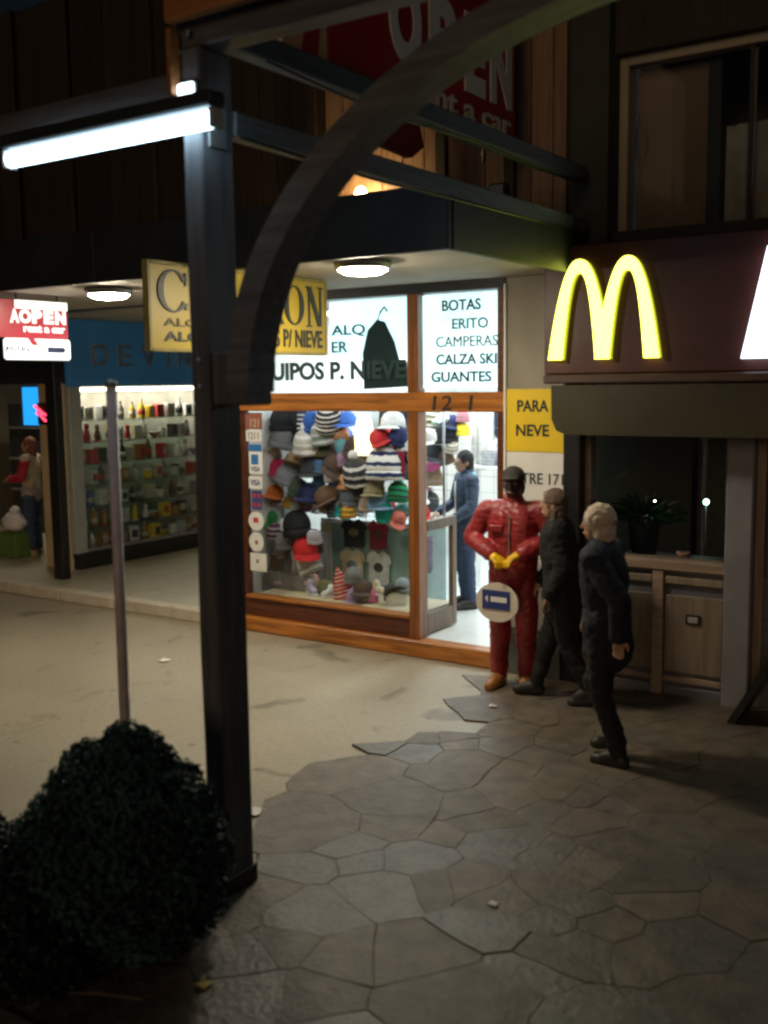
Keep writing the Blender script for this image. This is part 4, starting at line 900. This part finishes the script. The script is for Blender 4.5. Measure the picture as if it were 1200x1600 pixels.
for si, z in enumerate([.335]+SHELF):
    yy = 1.24; ci = 0
    while yy < 3.5:
        k = gr.choice(['bottle', 'jar', 'carton', 'carton', 'figurine', 'bowl', 'bottle', 'carton'])
        c = gr.choice(['clear', 'silver', 'white', 'white', 'cream', 'grey', 'amber', 'brown', 'olive', 'dark', 'red', 'yellow', 'cream', 'silver'])
        if si in (0, 1) and 2.2 < yy < 3.0: c = gr.choice(['yellow', 'yellow', 'amber', 'white'])
        if si == 5 and yy < 1.7: c = gr.choice(['pink', 'brown', 'red'])
        if si == 2 and yy < 1.5: c = 'blue'
        s_ = gr.uniform(.95, 1.22) if k != 'bowl' else 1.15; root = None
        row = ['on the showcase floor', 'on the lowest shelf', 'on the second lowest shelf', 'on the middle lower shelf', 'on the middle upper shelf', 'on the second highest shelf', 'on the top shelf'][si]
        for i, (n_, me) in enumerate(gproto(k)):
            o = bpy.data.objects.new(KN[k].replace(' ', '_') if i == 0 else n_, me); COL.objects.link(o)
            if not me.materials: me.materials.append(None)
            o.material_slots[0].link = 'OBJECT'; o.material_slots[0].material = gm(c) if i == 0 else gm(gr.choice(['white', 'dark', 'silver', 'red', 'cream']))
            if i == 0:
                root = o; o.location = (-6.80+gr.uniform(-.04, .04), yy, z+.001); o.scale = (s_,)*3; o.rotation_euler.z = gr.uniform(-.3, .3)
                props(o, '%s %s, %s from the pillar %s of the showcase' % (c if c != 'clear' else 'pale glassy', KN[k], ordinal(ci), row), KN[k].split()[-1], 'goods in the side showcase')
            else: o.parent = root
        yy += gr.uniform(.15, .21); ci += 1
# ================================================================== PEOPLE
def remesh(mb, voxel, smooth, name):
    me = mb.mesh(name); ob = bpy.data.objects.new('tmp', me); COL.objects.link(ob)
    m1 = ob.modifiers.new('r', 'REMESH'); m1.mode = 'VOXEL'; m1.voxel_size = voxel; m1.use_smooth_shade = True
    m2 = ob.modifiers.new('s', 'SMOOTH'); m2.iterations = smooth; m2.factor = .5
    dg = bpy.context.evaluated_depsgraph_get(); out = bpy.data.meshes.new_from_object(ob.evaluated_get(dg)); out.name = name
    bpy.data.objects.remove(ob); bpy.data.meshes.remove(me)
    for p in out.polygons: p.use_smooth = True
    return out
from mathutils import noise
FOLD = {'jacket': (.010, 9), 'coat': (.012, 9), 'trousers': (.012, 9), 'hair': (.010, 34), 'vest': (.012, 10), 'sleeves': (.012, 11), 'skirt': (.012, 10), 'shoes': (.002, 20), 'cap': (.004, 16)}
def folds(me, pn):
    # creases: ridged noise, drawn out sideways so that the cloth sags in rolls
    if pn not in FOLD: return me
    a, fq = FOLD[pn]; off = Vector((random.uniform(0, 50), 0, 0)); nr = [v.normal.copy() for v in me.vertices]
    for v, n_ in zip(me.vertices, nr):
        p = Vector((v.co.x*fq*.7+v.co.z*fq*.35, v.co.y*fq*.7, v.co.z*fq*1.15))+off
        k = noise.noise(p); r_ = 1-2*abs(noise.noise(p*2.1+Vector((7, 3, 1))))
        v.co += n_*a*(k*.8+r_*.55)
    me.update()
    return me
def lerp(a, b, t): return tuple(a[i]+(b[i]-a[i])*t for i in range(3))
def hand(mb, wr, el, side, d=0., curl=.7):
    # palm, four fingers and a thumb continuing the forearm
    w_ = Vector(wr); f = (w_-Vector(el)).normalized()
    s = f.cross(Vector((0, 0, 1))); s = s.normalized() if s.length > .1 else Vector((1, 0, 0))
    n = s.cross(f).normalized()
    pc = w_+f*.05; mb.cap(w_, .024+d, w_+f*.05, .03+d); mb.cap(pc-s*.022, .018+d, pc+s*.022, .018+d); mb.cap(w_+f*.08-s*.028, .014+d, w_+f*.08+s*.028, .014+d)
    for k, (o, L) in enumerate(((-.03, .055), (-.01, .068), (.01, .072), (.03, .062))):
        b = w_+f*.085+s*o; c = b+f*L*.55-n*L*.28*curl; e = c+f*L*.25-n*L*.5*curl
        mb.cap(b, .0095+d, c, .009+d, 8).cap(c, .009+d, e, .0075+d, 8)
    th = w_+f*.03-s*.032*side; t2 = th+f*.035-s*.028*side-n*.01; mb.cap(th, .012+d, t2, .0105+d, 8).cap(t2, .0105+d, t2+f*.028-n*.012, .009+d, 8)
J0 = dict(pelvis=(0, 0, .95), waist=(0, 0, 1.10), chest=(0, .0, 1.31), neck=(0, .01, 1.47), head=(0, -.015, 1.63),
          shL=(-.185, 0, 1.43), shR=(.185, 0, 1.43), elL=(-.24, .02, 1.14), elR=(.24, .02, 1.14), wrL=(-.25, -.08, .90), wrR=(.25, -.08, .90),
          hipL=(-.09, 0, .92), hipR=(.09, 0, .92), knL=(-.10, -.02, .50), knR=(.10, -.02, .50), anL=(-.105, .02, .085), anR=(.105, .02, .085), toeL=(-.12, -.15, .035), toeR=(.12, -.15, .035))
def torso(mb, J, d):
    def e(k, r, dz=0): mb.ell((J[k][0], J[k][1], J[k][2]+dz), (r[0]+d, r[1]+d, r[2]+d), 16, 10)
    e('pelvis', (.155, .105, .12)); e('waist', (.14, .10, .15)); e('chest', (.17, .115, .19)); mb.cap(J['shL'], .058+d, J['shR'], .058+d)
    mb.cap(J['pelvis'], .10+d, J['chest'], .11+d)
def arms(mb, J, d, t=1.):
    for s in 'LR':
        mb.cap(J['sh'+s], .055+d, J['el'+s], .043+d).cap(J['el'+s], .043+d, lerp(J['el'+s], J['wr'+s], t), .031+d)
def legs(mb, J, d, t=1., top=1.):
    for s in 'LR':
        mb.cap(J['hip'+s], (.088+d)*top, J['kn'+s], .060+d).cap(J['kn'+s], .060+d, lerp(J['kn'+s], J['an'+s], t), .042+d)
def feet(mb, J, d):
    for s in 'LR':
        a, t = Vector(J['an'+s]), Vector(J['toe'+s]); h_ = a+(a-t).normalized()*.03; h_.z = t.z+(a.z-.085)*.5
        mb.cap(a, .04+d, h_, .034+d).cap(h_, .034+d, t, .030+d).cap(a, .04+d, lerp(a, t, .6), .036+d)
def headm(mb, J):
    h_ = J['head']; mb.ell(h_, (.073, .092, .108), 16, 12).ell((h_[0], h_[1]-.03, h_[2]-.065), (.052, .055, .055)).cap(J['neck'], .054, (h_[0], h_[1]+.015, h_[2]-.06), .050)
    mb.cap((h_[0], h_[1]-.088, h_[2]+.012), .010, (h_[0], h_[1]-.108, h_[2]-.028), .014)
    for s in (-1, 1): mb.ell((h_[0]+s*.075, h_[1]+.012, h_[2]-.012), (.012, .022, .032), 8, 6)
    mb.cap((h_[0]-.03, h_[1]-.085, h_[2]-.062), .009, (h_[0]+.03, h_[1]-.085, h_[2]-.062), .009)
    mb.cap((h_[0]-.045, h_[1]-.078, h_[2]+.03), .011, (h_[0]+.045, h_[1]-.078, h_[2]+.03), .011)
SKIN = mat('skin', (.42, .24, .16), .55, .08, 8, bump=.05); SKIND = mat('dark_mannequin_face', (.045, .028, .022), .45, .2, 8, bump=.05)
def person(name, label, cat, loc, rz, J_, scale, outfit, skin=SKIN, gloves=None, hair=None, curl=.7):
    J = dict(J0); J.update(J_)
    o = empty(name, loc, label, cat, rz=rz); o.scale = (scale,)*3
    b = MB(); torso(b, J, -.008); arms(b, J, -.006); legs(b, J, -.008); feet(b, J, -.006); headm(b, J)
    for s, sg in (('L', 1), ('R', -1)): hand(b, J['wr'+s], J['el'+s], sg, 0, curl)
    body = link('body', remesh(b, .0085, 3, 'body'), skin, o)
    h_ = J['head']
    for s in (-1, 1):
        MB().ell((h_[0]+s*.032, h_[1]-.082, h_[2]+.008), (.013, .009, .009), 10, 6).build('eye', mat('eye_white', (.6, .58, .55), .3, .02, 5, bump=0), o, local=True)
        MB().ell((h_[0]+s*.032, h_[1]-.0905, h_[2]+.008), (.006, .003, .006), 8, 4).build('pupil', M_BLACK, o, local=True)
    MB().ell((h_[0], h_[1]-.0925, h_[2]-.061), (.024, .006, .006), 10, 4).build('mouth', mat('lip', (.25, .08, .07), .5, .05, 5, bump=0), o, local=True)
    for (pn, mt, fn, vx) in outfit:
        q = MB(); fn(q, J); me = folds(remesh(q, vx, 3, pn), pn)
        if pn in ('shoes', 'gloves'):
            for sgn in (-1, 1):
                b3 = bmesh.new(); b3.from_mesh(me); bmesh.ops.delete(b3, geom=[v_ for v_ in b3.verts if v_.co.x*sgn < 0], context='VERTS'); m3 = bpy.data.meshes.new(pn[:-1]); b3.to_mesh(m3); b3.free()
                for p_ in m3.polygons: p_.use_smooth = True
                link(pn[:-1], m3, mt, o)
        else: link(pn, me, mt, o)
    return o, J
def hair_short(q, J):
    h_ = J['head']; q.ell((h_[0], h_[1]+.018, h_[2]+.025), (.084, .098, .105), 16, 10); q.ell((h_[0], h_[1]+.045, h_[2]-.03), (.078, .07, .08))
    # cut the face free by keeping the mass behind the brow
def hair_full(q, J):
    hair_short(q, J); h_ = J['head']; q.ell((h_[0], h_[1]+.02, h_[2]+.035), (.098, .108, .105), 16, 10); q.ell((h_[0], h_[1]+.05, h_[2]-.05), (.092, .075, .10))
def hair_long(q, J):
    hair_short(q, J); h_ = J['head']; q.ell((h_[0], h_[1]+.055, h_[2]-.10), (.085, .055, .13)); q.cap((h_[0]-.07, h_[1]+.02, h_[2]-.05), .025, (h_[0]-.075, h_[1]+.01, h_[2]-.17), .02); q.cap((h_[0]+.07, h_[1]+.02, h_[2]-.05), .025, (h_[0]+.075, h_[1]+.01, h_[2]-.17), .02)
def shoes(q, J): feet(q, J, .012)
def trousers(q, J): legs(q, J, .014, .93); q.ell((J['pelvis'][0], J['pelvis'][1], J['pelvis'][2]-.01), (.165, .118, .12), 16, 10)
def wide_trousers(q, J):
    legs(q, J, .024, .97); q.ell((J['pelvis'][0], J['pelvis'][1], J['pelvis'][2]-.01), (.18, .14, .14), 16, 10)
    for s in 'LR': q.cap(lerp(J['kn'+s], J['an'+s], .2), .074, lerp(J['kn'+s], J['an'+s], .92), .068)
def collar(q, J, r=.075): q.cap((J['neck'][0], J['neck'][1], J['neck'][2]-.03), r+.02, (J['neck'][0], J['neck'][1]-.005, J['neck'][2]+.03), r)
def jacket(q, J): torso(q, J, .022); arms(q, J, .02, .95); collar(q, J)
def long_coat(q, J):
    torso(q, J, .034); arms(q, J, .03, .97); collar(q, J, .085); c = J['chest']; q.ell((c[0], c[1]+.015, c[2]-.06), (.205, .15, .25), 16, 10)
    p = J['pelvis']; q.ell((p[0], p[1], p[2]+.02), (.205, .155, .24), 16, 10); q.cap((p[0], p[1], p[2]-.02), .16, (p[0], p[1]+.015, p[2]-.15), .172)
C_ = lambda n, c, r=.8, **k: mat('wear_'+n, c, r, .2, 9, bump=.35, bscale=18, **k)
NAVY = C_('navy', (.006, .008, .018)); DARK = C_('dark', (.005, .005, .007)); JEAN = C_('jean', (.035, .06, .12)); SHOE = C_('shoe', (.02, .017, .015), .5)

# the mannequin in the red suit
RED = mat('red_vinyl', (.27, .022, .026), .40, .25, 5, bump=.3, bscale=30)
GLV = mat('yellow_glove', (.72, .42, .012), .30, .15, 10, bump=.3)
MJ = dict(shL=(-.20, 0, 1.42), shR=(.20, 0, 1.42), elL=(-.335, .0, 1.20), elR=(.335, .0, 1.22), wrL=(-.125, -.205, 1.10), wrR=(.10, -.205, 1.11),
          hipL=(-.085, 0, .92), hipR=(.085, 0, .92), knL=(-.105, -.01, .5), knR=(.105, -.01, .5), anL=(-.12, .02, .085), anR=(.11, .02, .085), toeL=(-.15, -.15, .04), toeR=(.13, -.16, .04))
def red_jacket(q, J):
    torso(q, J, .022); arms(q, J, .030, .93); collar(q, J, .085); p = J['pelvis']; q.cap((p[0], p[1], p[2]+.12), .155, (p[0], p[1], p[2]-.04), .17)
    q.cap((-.06, -.01, 1.34), .14, (-.05, -.01, 1.0), .145); q.cap((.06, -.01, 1.34), .14, (.05, -.01, 1.0), .145)
def gloves(q, J):
    for s, sg in (('L', 1), ('R', -1)):
        hand(q, J['wr'+s], J['el'+s], sg, .007, .8); q.cap(lerp(J['wr'+s], J['el'+s], .16), .046, lerp(J['wr'+s], J['el'+s], -.05), .038)
def cap_hat(q, J):
    h_ = J['head']; q.ell((h_[0], h_[1]+.012, h_[2]+.055), (.088, .105, .085), 16, 10); q.ell((h_[0], h_[1]-.11, h_[2]+.05), (.068, .07, .012), 14, 6); q.ell((h_[0], h_[1]+.05, h_[2]-.03), (.084, .07, .10))
mn, MJJ = person('mannequin', 'glossy red ski suit mannequin with yellow gloves and dark cap beside the shop door', 'mannequin', (.35, -.46, 0), R(14), MJ, 1.015,
    [('jacket', RED, red_jacket, .011), ('trousers', RED, wide_trousers, .011), ('gloves', GLV, gloves, .006), ('cap', C_('cap', (.035, .03, .028)), cap_hat, .008), ('shoes', C_('orange_boot', (.30, .12, .03), .4), lambda q, J: feet(q, J, .02), .008)], SKIND)
MB().cap((0, -.152, 1.40), .006, (0, -.163, 1.0), .006).build('zip', M_METAL, mn, local=True)
MB().bbox(-.16, -.05, -.170, -.13, 1.27, 1.32, .006).build('pocket_flap', RED, mn, local=True)
ds = empty('card_disc_sign', (.34, -.73, .56), 'round cream sign with a navy panel hung before the mannequin legs', 'sign')
cx, cz = .335, .745
MB().prism([(cx+.185*math.cos(k*math.pi/16)*(1 if abs(math.cos(k*math.pi/16)) < .99 else .99), cz+.155*math.sin(k*math.pi/16)) for k in range(32)], -.715, -.70).build('disc', mat('cream_board', (.72, .64, .54), .5, .08, 5), ds)
MB().box(cx-.125, cx+.115, -.722, -.7155, cz-.055, cz+.095).build('navy_panel', mat('panel_navy', (.03, .05, .20), .4), ds)
MB().prism([(cx-.10, cz+.03), (cx-.075, cz+.055), (cx-.075, cz-.005)], -.7255, -.7225).box(cx-.05, cx+.09, -.7255, -.7225, cz+.005, cz+.045).build('white_mark', M_WHITE, ds)
MB().tube([(cx-.03, -.70, cz+.15), (cx-.01, -.685, .99), (cx+.02, -.66, 1.08)], .004, 6).build('cord', M_BLACK, ds)

# the man inside the shop, turned to the left
def zip_none(q, J): pass
mj = dict(head=(-.0, -.03, 1.625), elL=(-.25, -.06, 1.16), elR=(.25, -.02, 1.15), wrL=(-.18, -.26, 1.06), wrR=(.20, -.22, 1.02))
pm, _ = person('person', 'man in navy jacket with light blue collar and jeans standing inside the doorway', 'person', (-1.15, 1.45, .14), R(-42), mj, .93,
    [('jacket', C_('navy_jacket', (.022, .045, .09), .6), jacket, .011), ('trousers', JEAN, trousers, .011), ('shoes', SHOE, shoes, .009), ('hair', C_('black_hair', (.012, .011, .012)), hair_short, .008),
     ('collar', C_('light_blue', (.20, .55, .70)), lambda q, J: q.ell((0, .045, 1.475), (.095, .062, .045)), .008)])
MB().tube([(.04, -.142, 1.42), (.05, -.148, 1.25), (.045, -.142, 1.08), (.05, -.138, .93)], .006, 6).build('piping', M_WHITE, pm, local=True)

# woman at the far left shop
wj = dict(elL=(-.24, -.05, 1.17), elR=(.24, -.05, 1.17), wrL=(-.12, -.27, 1.14), wrR=(.12, -.27, 1.14))
pw_, _ = person('person', 'woman in cream vest with red sleeves and jeans standing in the far left entrance', 'person', (-8.15, 1.52, .115), R(-62), wj, .945,
    [('sleeves', C_('red_knit', (.36, .018, .035)), lambda q, J: (arms(q, J, .022, .95), q.cap(J['shL'], .07, J['shR'], .07)), .011), ('vest', C_('cream_vest', (.50, .42, .30)), lambda q, J: torso(q, J, .024), .011), ('skirt', C_('lilac_top', (.34, .28, .28)), lambda q, J: q.ell((0, 0, .93), (.19, .145, .15), 16, 10), .011),
     ('trousers', JEAN, trousers, .011), ('shoes', C_('tan_shoe', (.38, .28, .17)), shoes, .009), ('hair', C_('auburn', (.22, .075, .03)), hair_long, .008)])

# passers-by, walking to the left
wk = dict(pelvis=(0, .0, .94), waist=(0, -.02, 1.10), chest=(0, -.035, 1.31), neck=(0, -.04, 1.46), head=(0, -.075, 1.62), shL=(-.19, -.04, 1.42), shR=(.19, -.03, 1.42),
          elL=(-.26, -.06, 1.15), wrL=(-.22, -.20, .96), elR=(.25, .17, 1.17), wrR=(.22, .16, .93),
          hipL=(-.09, 0, .92), knL=(-.09, -.12, .52), anL=(-.09, .05, .16), toeL=(-.09, -.10, .08), hipR=(.09, .0, .92), knR=(.085, .0, .49), anR=(.085, .13, .085), toeR=(.085, -.035, .035))
person('person', 'pale haired walker in a dark navy coat striding past the restaurant wainscot', 'person', (1.60, -1.62, 0), R(-88), wk, .955,
    [('coat', NAVY, long_coat, .011), ('trousers', DARK, trousers, .011), ('shoes', SHOE, shoes, .009), ('hair', C_('pale_hair', (.55, .45, .36)), hair_full, .008)])
wk2 = dict(wk); wk2.update(knL=(-.09, -.12, .51), anL=(-.09, -.22, .10), toeL=(-.09, -.38, .06), knR=(.09, .06, .50), anR=(.09, .24, .15), toeR=(.09, .10, .04), elR=(.24, .05, 1.15), wrR=(.22, -.06, .93))
person('person', 'dark coated walker with brown hair passing between the mannequin and the black pilaster', 'person', (.84, -.62, 0), R(-75), wk2, .945,
    [('coat', DARK, long_coat, .011), ('trousers', DARK, trousers, .011), ('shoes', SHOE, shoes, .009), ('hair', C_('brown_hair', (.10, .065, .045)), hair_long, .008)])

# ================================================================== LEFT SHOP ENTRANCE CONTENTS
bn = empty('lit_banner', (-8.15, 1.35, 1.95), 'bright blue lit banner hanging in the far left entrance', 'banner')
MB().bbox(-7.97, -7.66, 1.30, 1.33, 1.95, 2.46, .008).build('panel', emit('blue_banner', (.02, .38, .95), 1.15), bn)
MB().tube([(-8.0, 1.315, 2.47), (-7.63, 1.315, 2.47)], .01, 6).build('rod', M_METAL, bn)
ne = empty('neon_sign', (-7.4, .9, 2.0), 'small red glowing neon sign on the entrance pilaster', 'sign')
MB().tube([(-7.24, .93, 2.22), (-7.17, .93, 2.18), (-7.08, .93, 2.12), (-7.01, .93, 2.10)], .016, 8).tube([(-7.20, .93, 2.13), (-7.13, .93, 2.10), (-7.04, .93, 2.03), (-6.96, .93, 2.05)], .016, 8).build('tube', emit('red_neon', (1, .05, .10), 3.5), ne)
MB().bbox(-7.21, -6.94, .945, .978, 1.98, 2.26, .006).build('backing', M_BLACK, ne)
bc = empty('green_crate', (-8.3, 1.3, .115), 'green crate on the floor of the far left entrance', 'crate')
MB().bbox(-8.52, -8.08, 1.15, 1.5, .116, .46, .015).build('body', mat('green_plastic', (.09, .16, .03), .5), bc)
for zz in (.2, .3, .4): MB().bbox(-8.525, -8.075, 1.142, 1.152, zz, zz+.03, .003).build('rib', MATS['green_plastic'], bc)
bgm = MB().ell((-8.28, 1.3, .60), (.21, .14, .14), 14, 10).cap((-8.28, 1.3, .70), .05, (-8.26, 1.3, .76), .07)
for i, q in enumerate(bgm.v): bgm.v[i] = (q[0]+.02*math.sin(q[2]*40+q[1]*30), q[1], max(q[2], .461))
bgm.build('white_bag', mat('white_plastic_bag', (.66, .63, .64), .5, .08, 6, bump=.4), label='crumpled white bag lying on top of the green crate', cat='bag')
ell_ = empty('entrance_ceiling_light', (-8.6, 2.2, 3.2), 'pale ceiling light inside the far left shop', 'lamp')
MB().bbox(-8.95, -8.35, 1.9, 2.4, 3.15, 3.199, .01).build('housing', M_WHITE, ell_)
MB().box(-8.9, -8.4, 1.95, 2.35, 3.135, 3.149).build('diffuser', emit('entrance_tube', (1, .86, .62), 42.), ell_)
cab = empty('display_cabinet', (-9.6, 3.2, .115), 'dark display cabinet deep inside the far left shop', 'cabinet')
MB().bbox(-10.6, -8.6, 3.0, 3.5, .116, 2.2, .01).build('carcass', M_DARK, cab)
for zz in (.8, 1.3, 1.8): MB().bbox(-10.5, -8.7, 2.9, 3.0, zz, zz+.03, .004).build('shelf', M_METAL, cab)

# ================================================================== STREET FURNITURE, PLANTS, LITTER
pole = empty('street_pole', (.31, -4.5, 0), 'thin mauve grey metal pole standing behind the dark bush', 'pole')
MB().tube([(.31, -4.5, 0), (.316, -4.5, 1.2), (.32, -4.5, 2.46)], .026, 12).build('shaft', mat('mauve_metal', (.60, .50, .55), .45, .15, 10, 0), pole)
MB().lathe([(.028, 2.455), (.03, 2.47), (.015, 2.485)], (.32, -4.5, 0), 12).build('cap', M_METAL, pole)
MB().lathe([(.07, .0), (.07, .012), (.03, .02)], (.31, -4.5, 0), 14).build('base_plate', M_METAL, pole)
def shrub(label, c, blobs, n, mt, seed, leaf=.045):
    rg = random.Random(seed); o = empty('shrub', (c[0], c[1], 0), label, 'shrub', 'dark shrubs at the kerb')
    tr = MB()
    for k in range(6):
        a = k*1.05; tr.tube([(c[0]+.03*math.cos(a), c[1]+.03*math.sin(a), 0), (c[0]+.08*math.cos(a), c[1]+.08*math.sin(a), .12), (c[0]+.14*math.cos(a), c[1]+.14*math.sin(a), .26)], [.018, .014, .006], 6)
    tr.build('stems', W_BR, o)
    v = []; f = []; tot = sum(b[3]*b[3] for b in blobs)
    for (bx_, by_, bz_, br, bh) in [(b[0], b[1], b[2], b[3], b[4]) for b in blobs]:
        for i in range(int(n*br*br/tot)):
            d = Vector((rg.gauss(0, 1), rg.gauss(0, 1), rg.gauss(0, 1))).normalized(); r_ = rg.choice((rg.uniform(.5, .95), rg.uniform(.90, 1.03), rg.uniform(.93, 1.10)))
            p = Vector((c[0]+bx_+d.x*br*r_, c[1]+by_+d.y*br*r_, bz_+d.z*bh*r_))
            if p.z < .03: continue
            q = (d+Vector((rg.gauss(0, .5), rg.gauss(0, .5), rg.gauss(0, .5)))).normalized(); t = q.cross(Vector((rg.gauss(0, 1), rg.gauss(0, 1), rg.gauss(0, 1)))).normalized(); b2 = q.cross(t)
            L = leaf*rg.uniform(.7, 1.4); w_ = L*.62; k = len(v)
            v += [tuple(p-t*L*.5), tuple(p+b2*w_*.5+q*.006), tuple(p+t*L*.5), tuple(p-b2*w_*.5+q*.006)]; f.append((k, k+1, k+2, k+3))
    me = bpy.data.meshes.new('foliage'); off = wloc(o); me.from_pydata([tuple(Vector(x)-off) for x in v], [], f)
    link('foliage', me, mt, o)
LEAF = mat('dark_leaf', (.014, .055, .048), .7, .6, 4, bump=0); LEAF2 = mat('darker_leaf', (.006, .012, .014), .6, .5, 7, bump=0)
shrub('tall dark green conical shrub at the kerb beside the timber post', (.77, -4.9), [(.0, 0, .94, .10, .10), (.04, 0, .84, .17, .16), (-.24, 0, .80, .12, .11), (-.12, 0, .70, .26, .20), (.10, 0, .66, .27, .24), (.0, 0, .46, .40, .30), (-.30, 0, .42, .30, .28), (.18, .0, .42, .24, .26), (-.2, .0, .2, .40, .22), (.0, .05, .24, .34, .22)], 46000, LEAF, 4, .036)
shrub('added low nearly black shrub at the kerb left of the conical one', (.0, -5.2), [(0, 0, .24, .40, .24), (-.5, 0, .26, .45, .28), (-1.0, .1, .28, .45, .30)], 30000, LEAF2, 5, .036)  # put in to blacken the lower left corner
shrub('added low nearly black shrub in front of the conical one', (.50, -5.25), [(0, 0, .14, .36, .16), (-.5, 0, .2, .4, .24), (-.1, .15, .25, .34, .22)], 20000, LEAF2, 6, .036)  # second shrub added to keep that corner dark
def scrap(label, x, y, s, mt, z=.03):
    rg = random.Random(x*100); v = []
    for i in range(4):
        for j in range(4): v.append((x+(i-1.5)*s*.33+rg.uniform(-.1, .1)*s, y+(j-1.5)*s*.33+rg.uniform(-.1, .1)*s, z+rg.uniform(0, .25)*s*.6))
    b = MB().add(v, [(4*i+j, 4*i+j+1, 4*i+j+5, 4*i+j+4) for i in range(3) for j in range(3)]); bm = bmesh.new(); bm.from_mesh(b.mesh('p')); bmesh.ops.solidify(bm, geom=bm.faces[:], thickness=.002)
    MB().bm(bm).build('paper_scrap', mt, label=label, cat='litter', group='scraps of paper on the pavement')
PAP = mat('paper', (.75, .70, .66), .7, .06, 5, bump=.05)
scrap('crumpled white paper scrap on the pavement near the timber post', .22, -3.48, .10, PAP, .004)
scrap('small white paper scrap on the pavement beyond the pole', -2.69, -1.35, .10, PAP, .004)
scrap('tiny bright fleck for a wet glint on the paving in front of the mannequin', .47, -1.04, .05, PAP, .022)  # white fleck stands in for a highlight on wet stone
scrap('tiny pale scrap in the middle of the crazy paving', 1.89, -3.71, .04, PAP, .022)
scrap('yellowish scrap on the ground by the kerb shrub', 1.21, -4.94, .06, mat('yellow_paper', (.5, .4, .08), .7), .022)
# behind the restaurant window
pt = empty('potted_plant', (1.02, .45, 1.0), 'dark leafy plant behind the restaurant window', 'plant')
MB().lathe([(.10, .0), (.14, .3), (.15, .32), (.12, .32)], (1.05, .55, 1.0), 16).build('pot', M_DARK, pt)
MB().bbox(.84, 1.86, .36, .75, .02, .998, .01).build('bench', W_BR, label='dark bench board under the restaurant window', cat='bench')
rg = random.Random(9); v = []; f = []
for i in range(320):
    d = Vector((rg.gauss(0, 1), rg.gauss(0, .5), abs(rg.gauss(0, .8)))).normalized(); p0 = Vector((1.05, .55, 1.3)); L = rg.uniform(.12, .38); p1 = p0+Vector((d.x*L*1.1, d.y*L, d.z*L*.75)); s_ = d.cross(Vector((rg.gauss(0, 1), rg.gauss(0, 1), 1))).normalized()*.022
    mid = lerp(p0, p1, .6); k = len(v); v += [tuple(Vector(lerp(p0, p1, .3))), tuple(Vector(mid)+s_), tuple(p1-Vector((0, 0, .03))), tuple(Vector(mid)-s_)]; f.append((k, k+1, k+2, k+3))
me = bpy.data.meshes.new('leaves'); off = wloc(pt); me.from_pydata([tuple(Vector(x)-off) for x in v], [], f); link('leaves', me, mat('plant_leaf', (.02, .06, .03), .4, .4, 7, bump=0), pt)
for i, (lx, ly, lz, lb) in enumerate(((.98, .95, 1.40, 'small white globe lamp glowing behind the restaurant window'), (1.28, 1.5, 1.36, 'small greenish globe lamp deeper behind the restaurant window'))):
    o = empty('globe_lamp', (lx, ly, 1.0), lb, 'lamp', 'lamps inside the restaurant')
    MB().tube([(lx, ly, .76), (lx, ly, lz-.02)], .006, 6).build('stem', M_METAL, o)
    MB().ell((lx, ly, lz), (.026, .026, .026)).build('globe', emit('globe_%d' % i, ((1, .95, .8), (.55, 1, .75))[i], (28., 9.)[i]), o)
    tb = empty('dining_table', (lx+.1, ly, .02), 'dark dining table under the %s globe lamp' % ('white', 'greenish')[i], 'table', 'tables inside the restaurant')
    MB().bbox(lx-.2, lx+.4, ly-.15, ly+.25, .73, .76, .006).build('table_top', W_PAN, tb); MB().tube([(lx+.1, ly, .02), (lx+.1, ly, .73)], .03, 8).build('leg', M_BLACK, tb)
sp = empty('flower_pot', (1.5, .09, 1.076), 'small pink flower pot on the restaurant window sill', 'pot')
MB().lathe([(.035, 0), (.05, .085), (.055, .09), (.055, .11), (.045, .11)], (1.50, .20, 1.0), 14).build('pot', mat('terracotta_pink', (.42, .22, .17), .6), sp)
MB().lathe([(.044, .105), (.03, .112)], (1.50, .20, 1.0), 12).build('soil', M_BLACK, sp)
bd = empty('folding_board', (2.35, -.25, 0), 'black folding pavement board standing by the restaurant entrance', 'board')
MB().prism([(2.06, 0.02), (2.12, 0.02), (2.44, .62), (2.40, .64)], -.5, -.12).build('panel', M_BLACK, bd)
MB().prism([(2.40, .64), (2.44, .62), (2.76, .02), (2.70, .02)], -.5, -.121).build('panel', M_BLACK, bd)
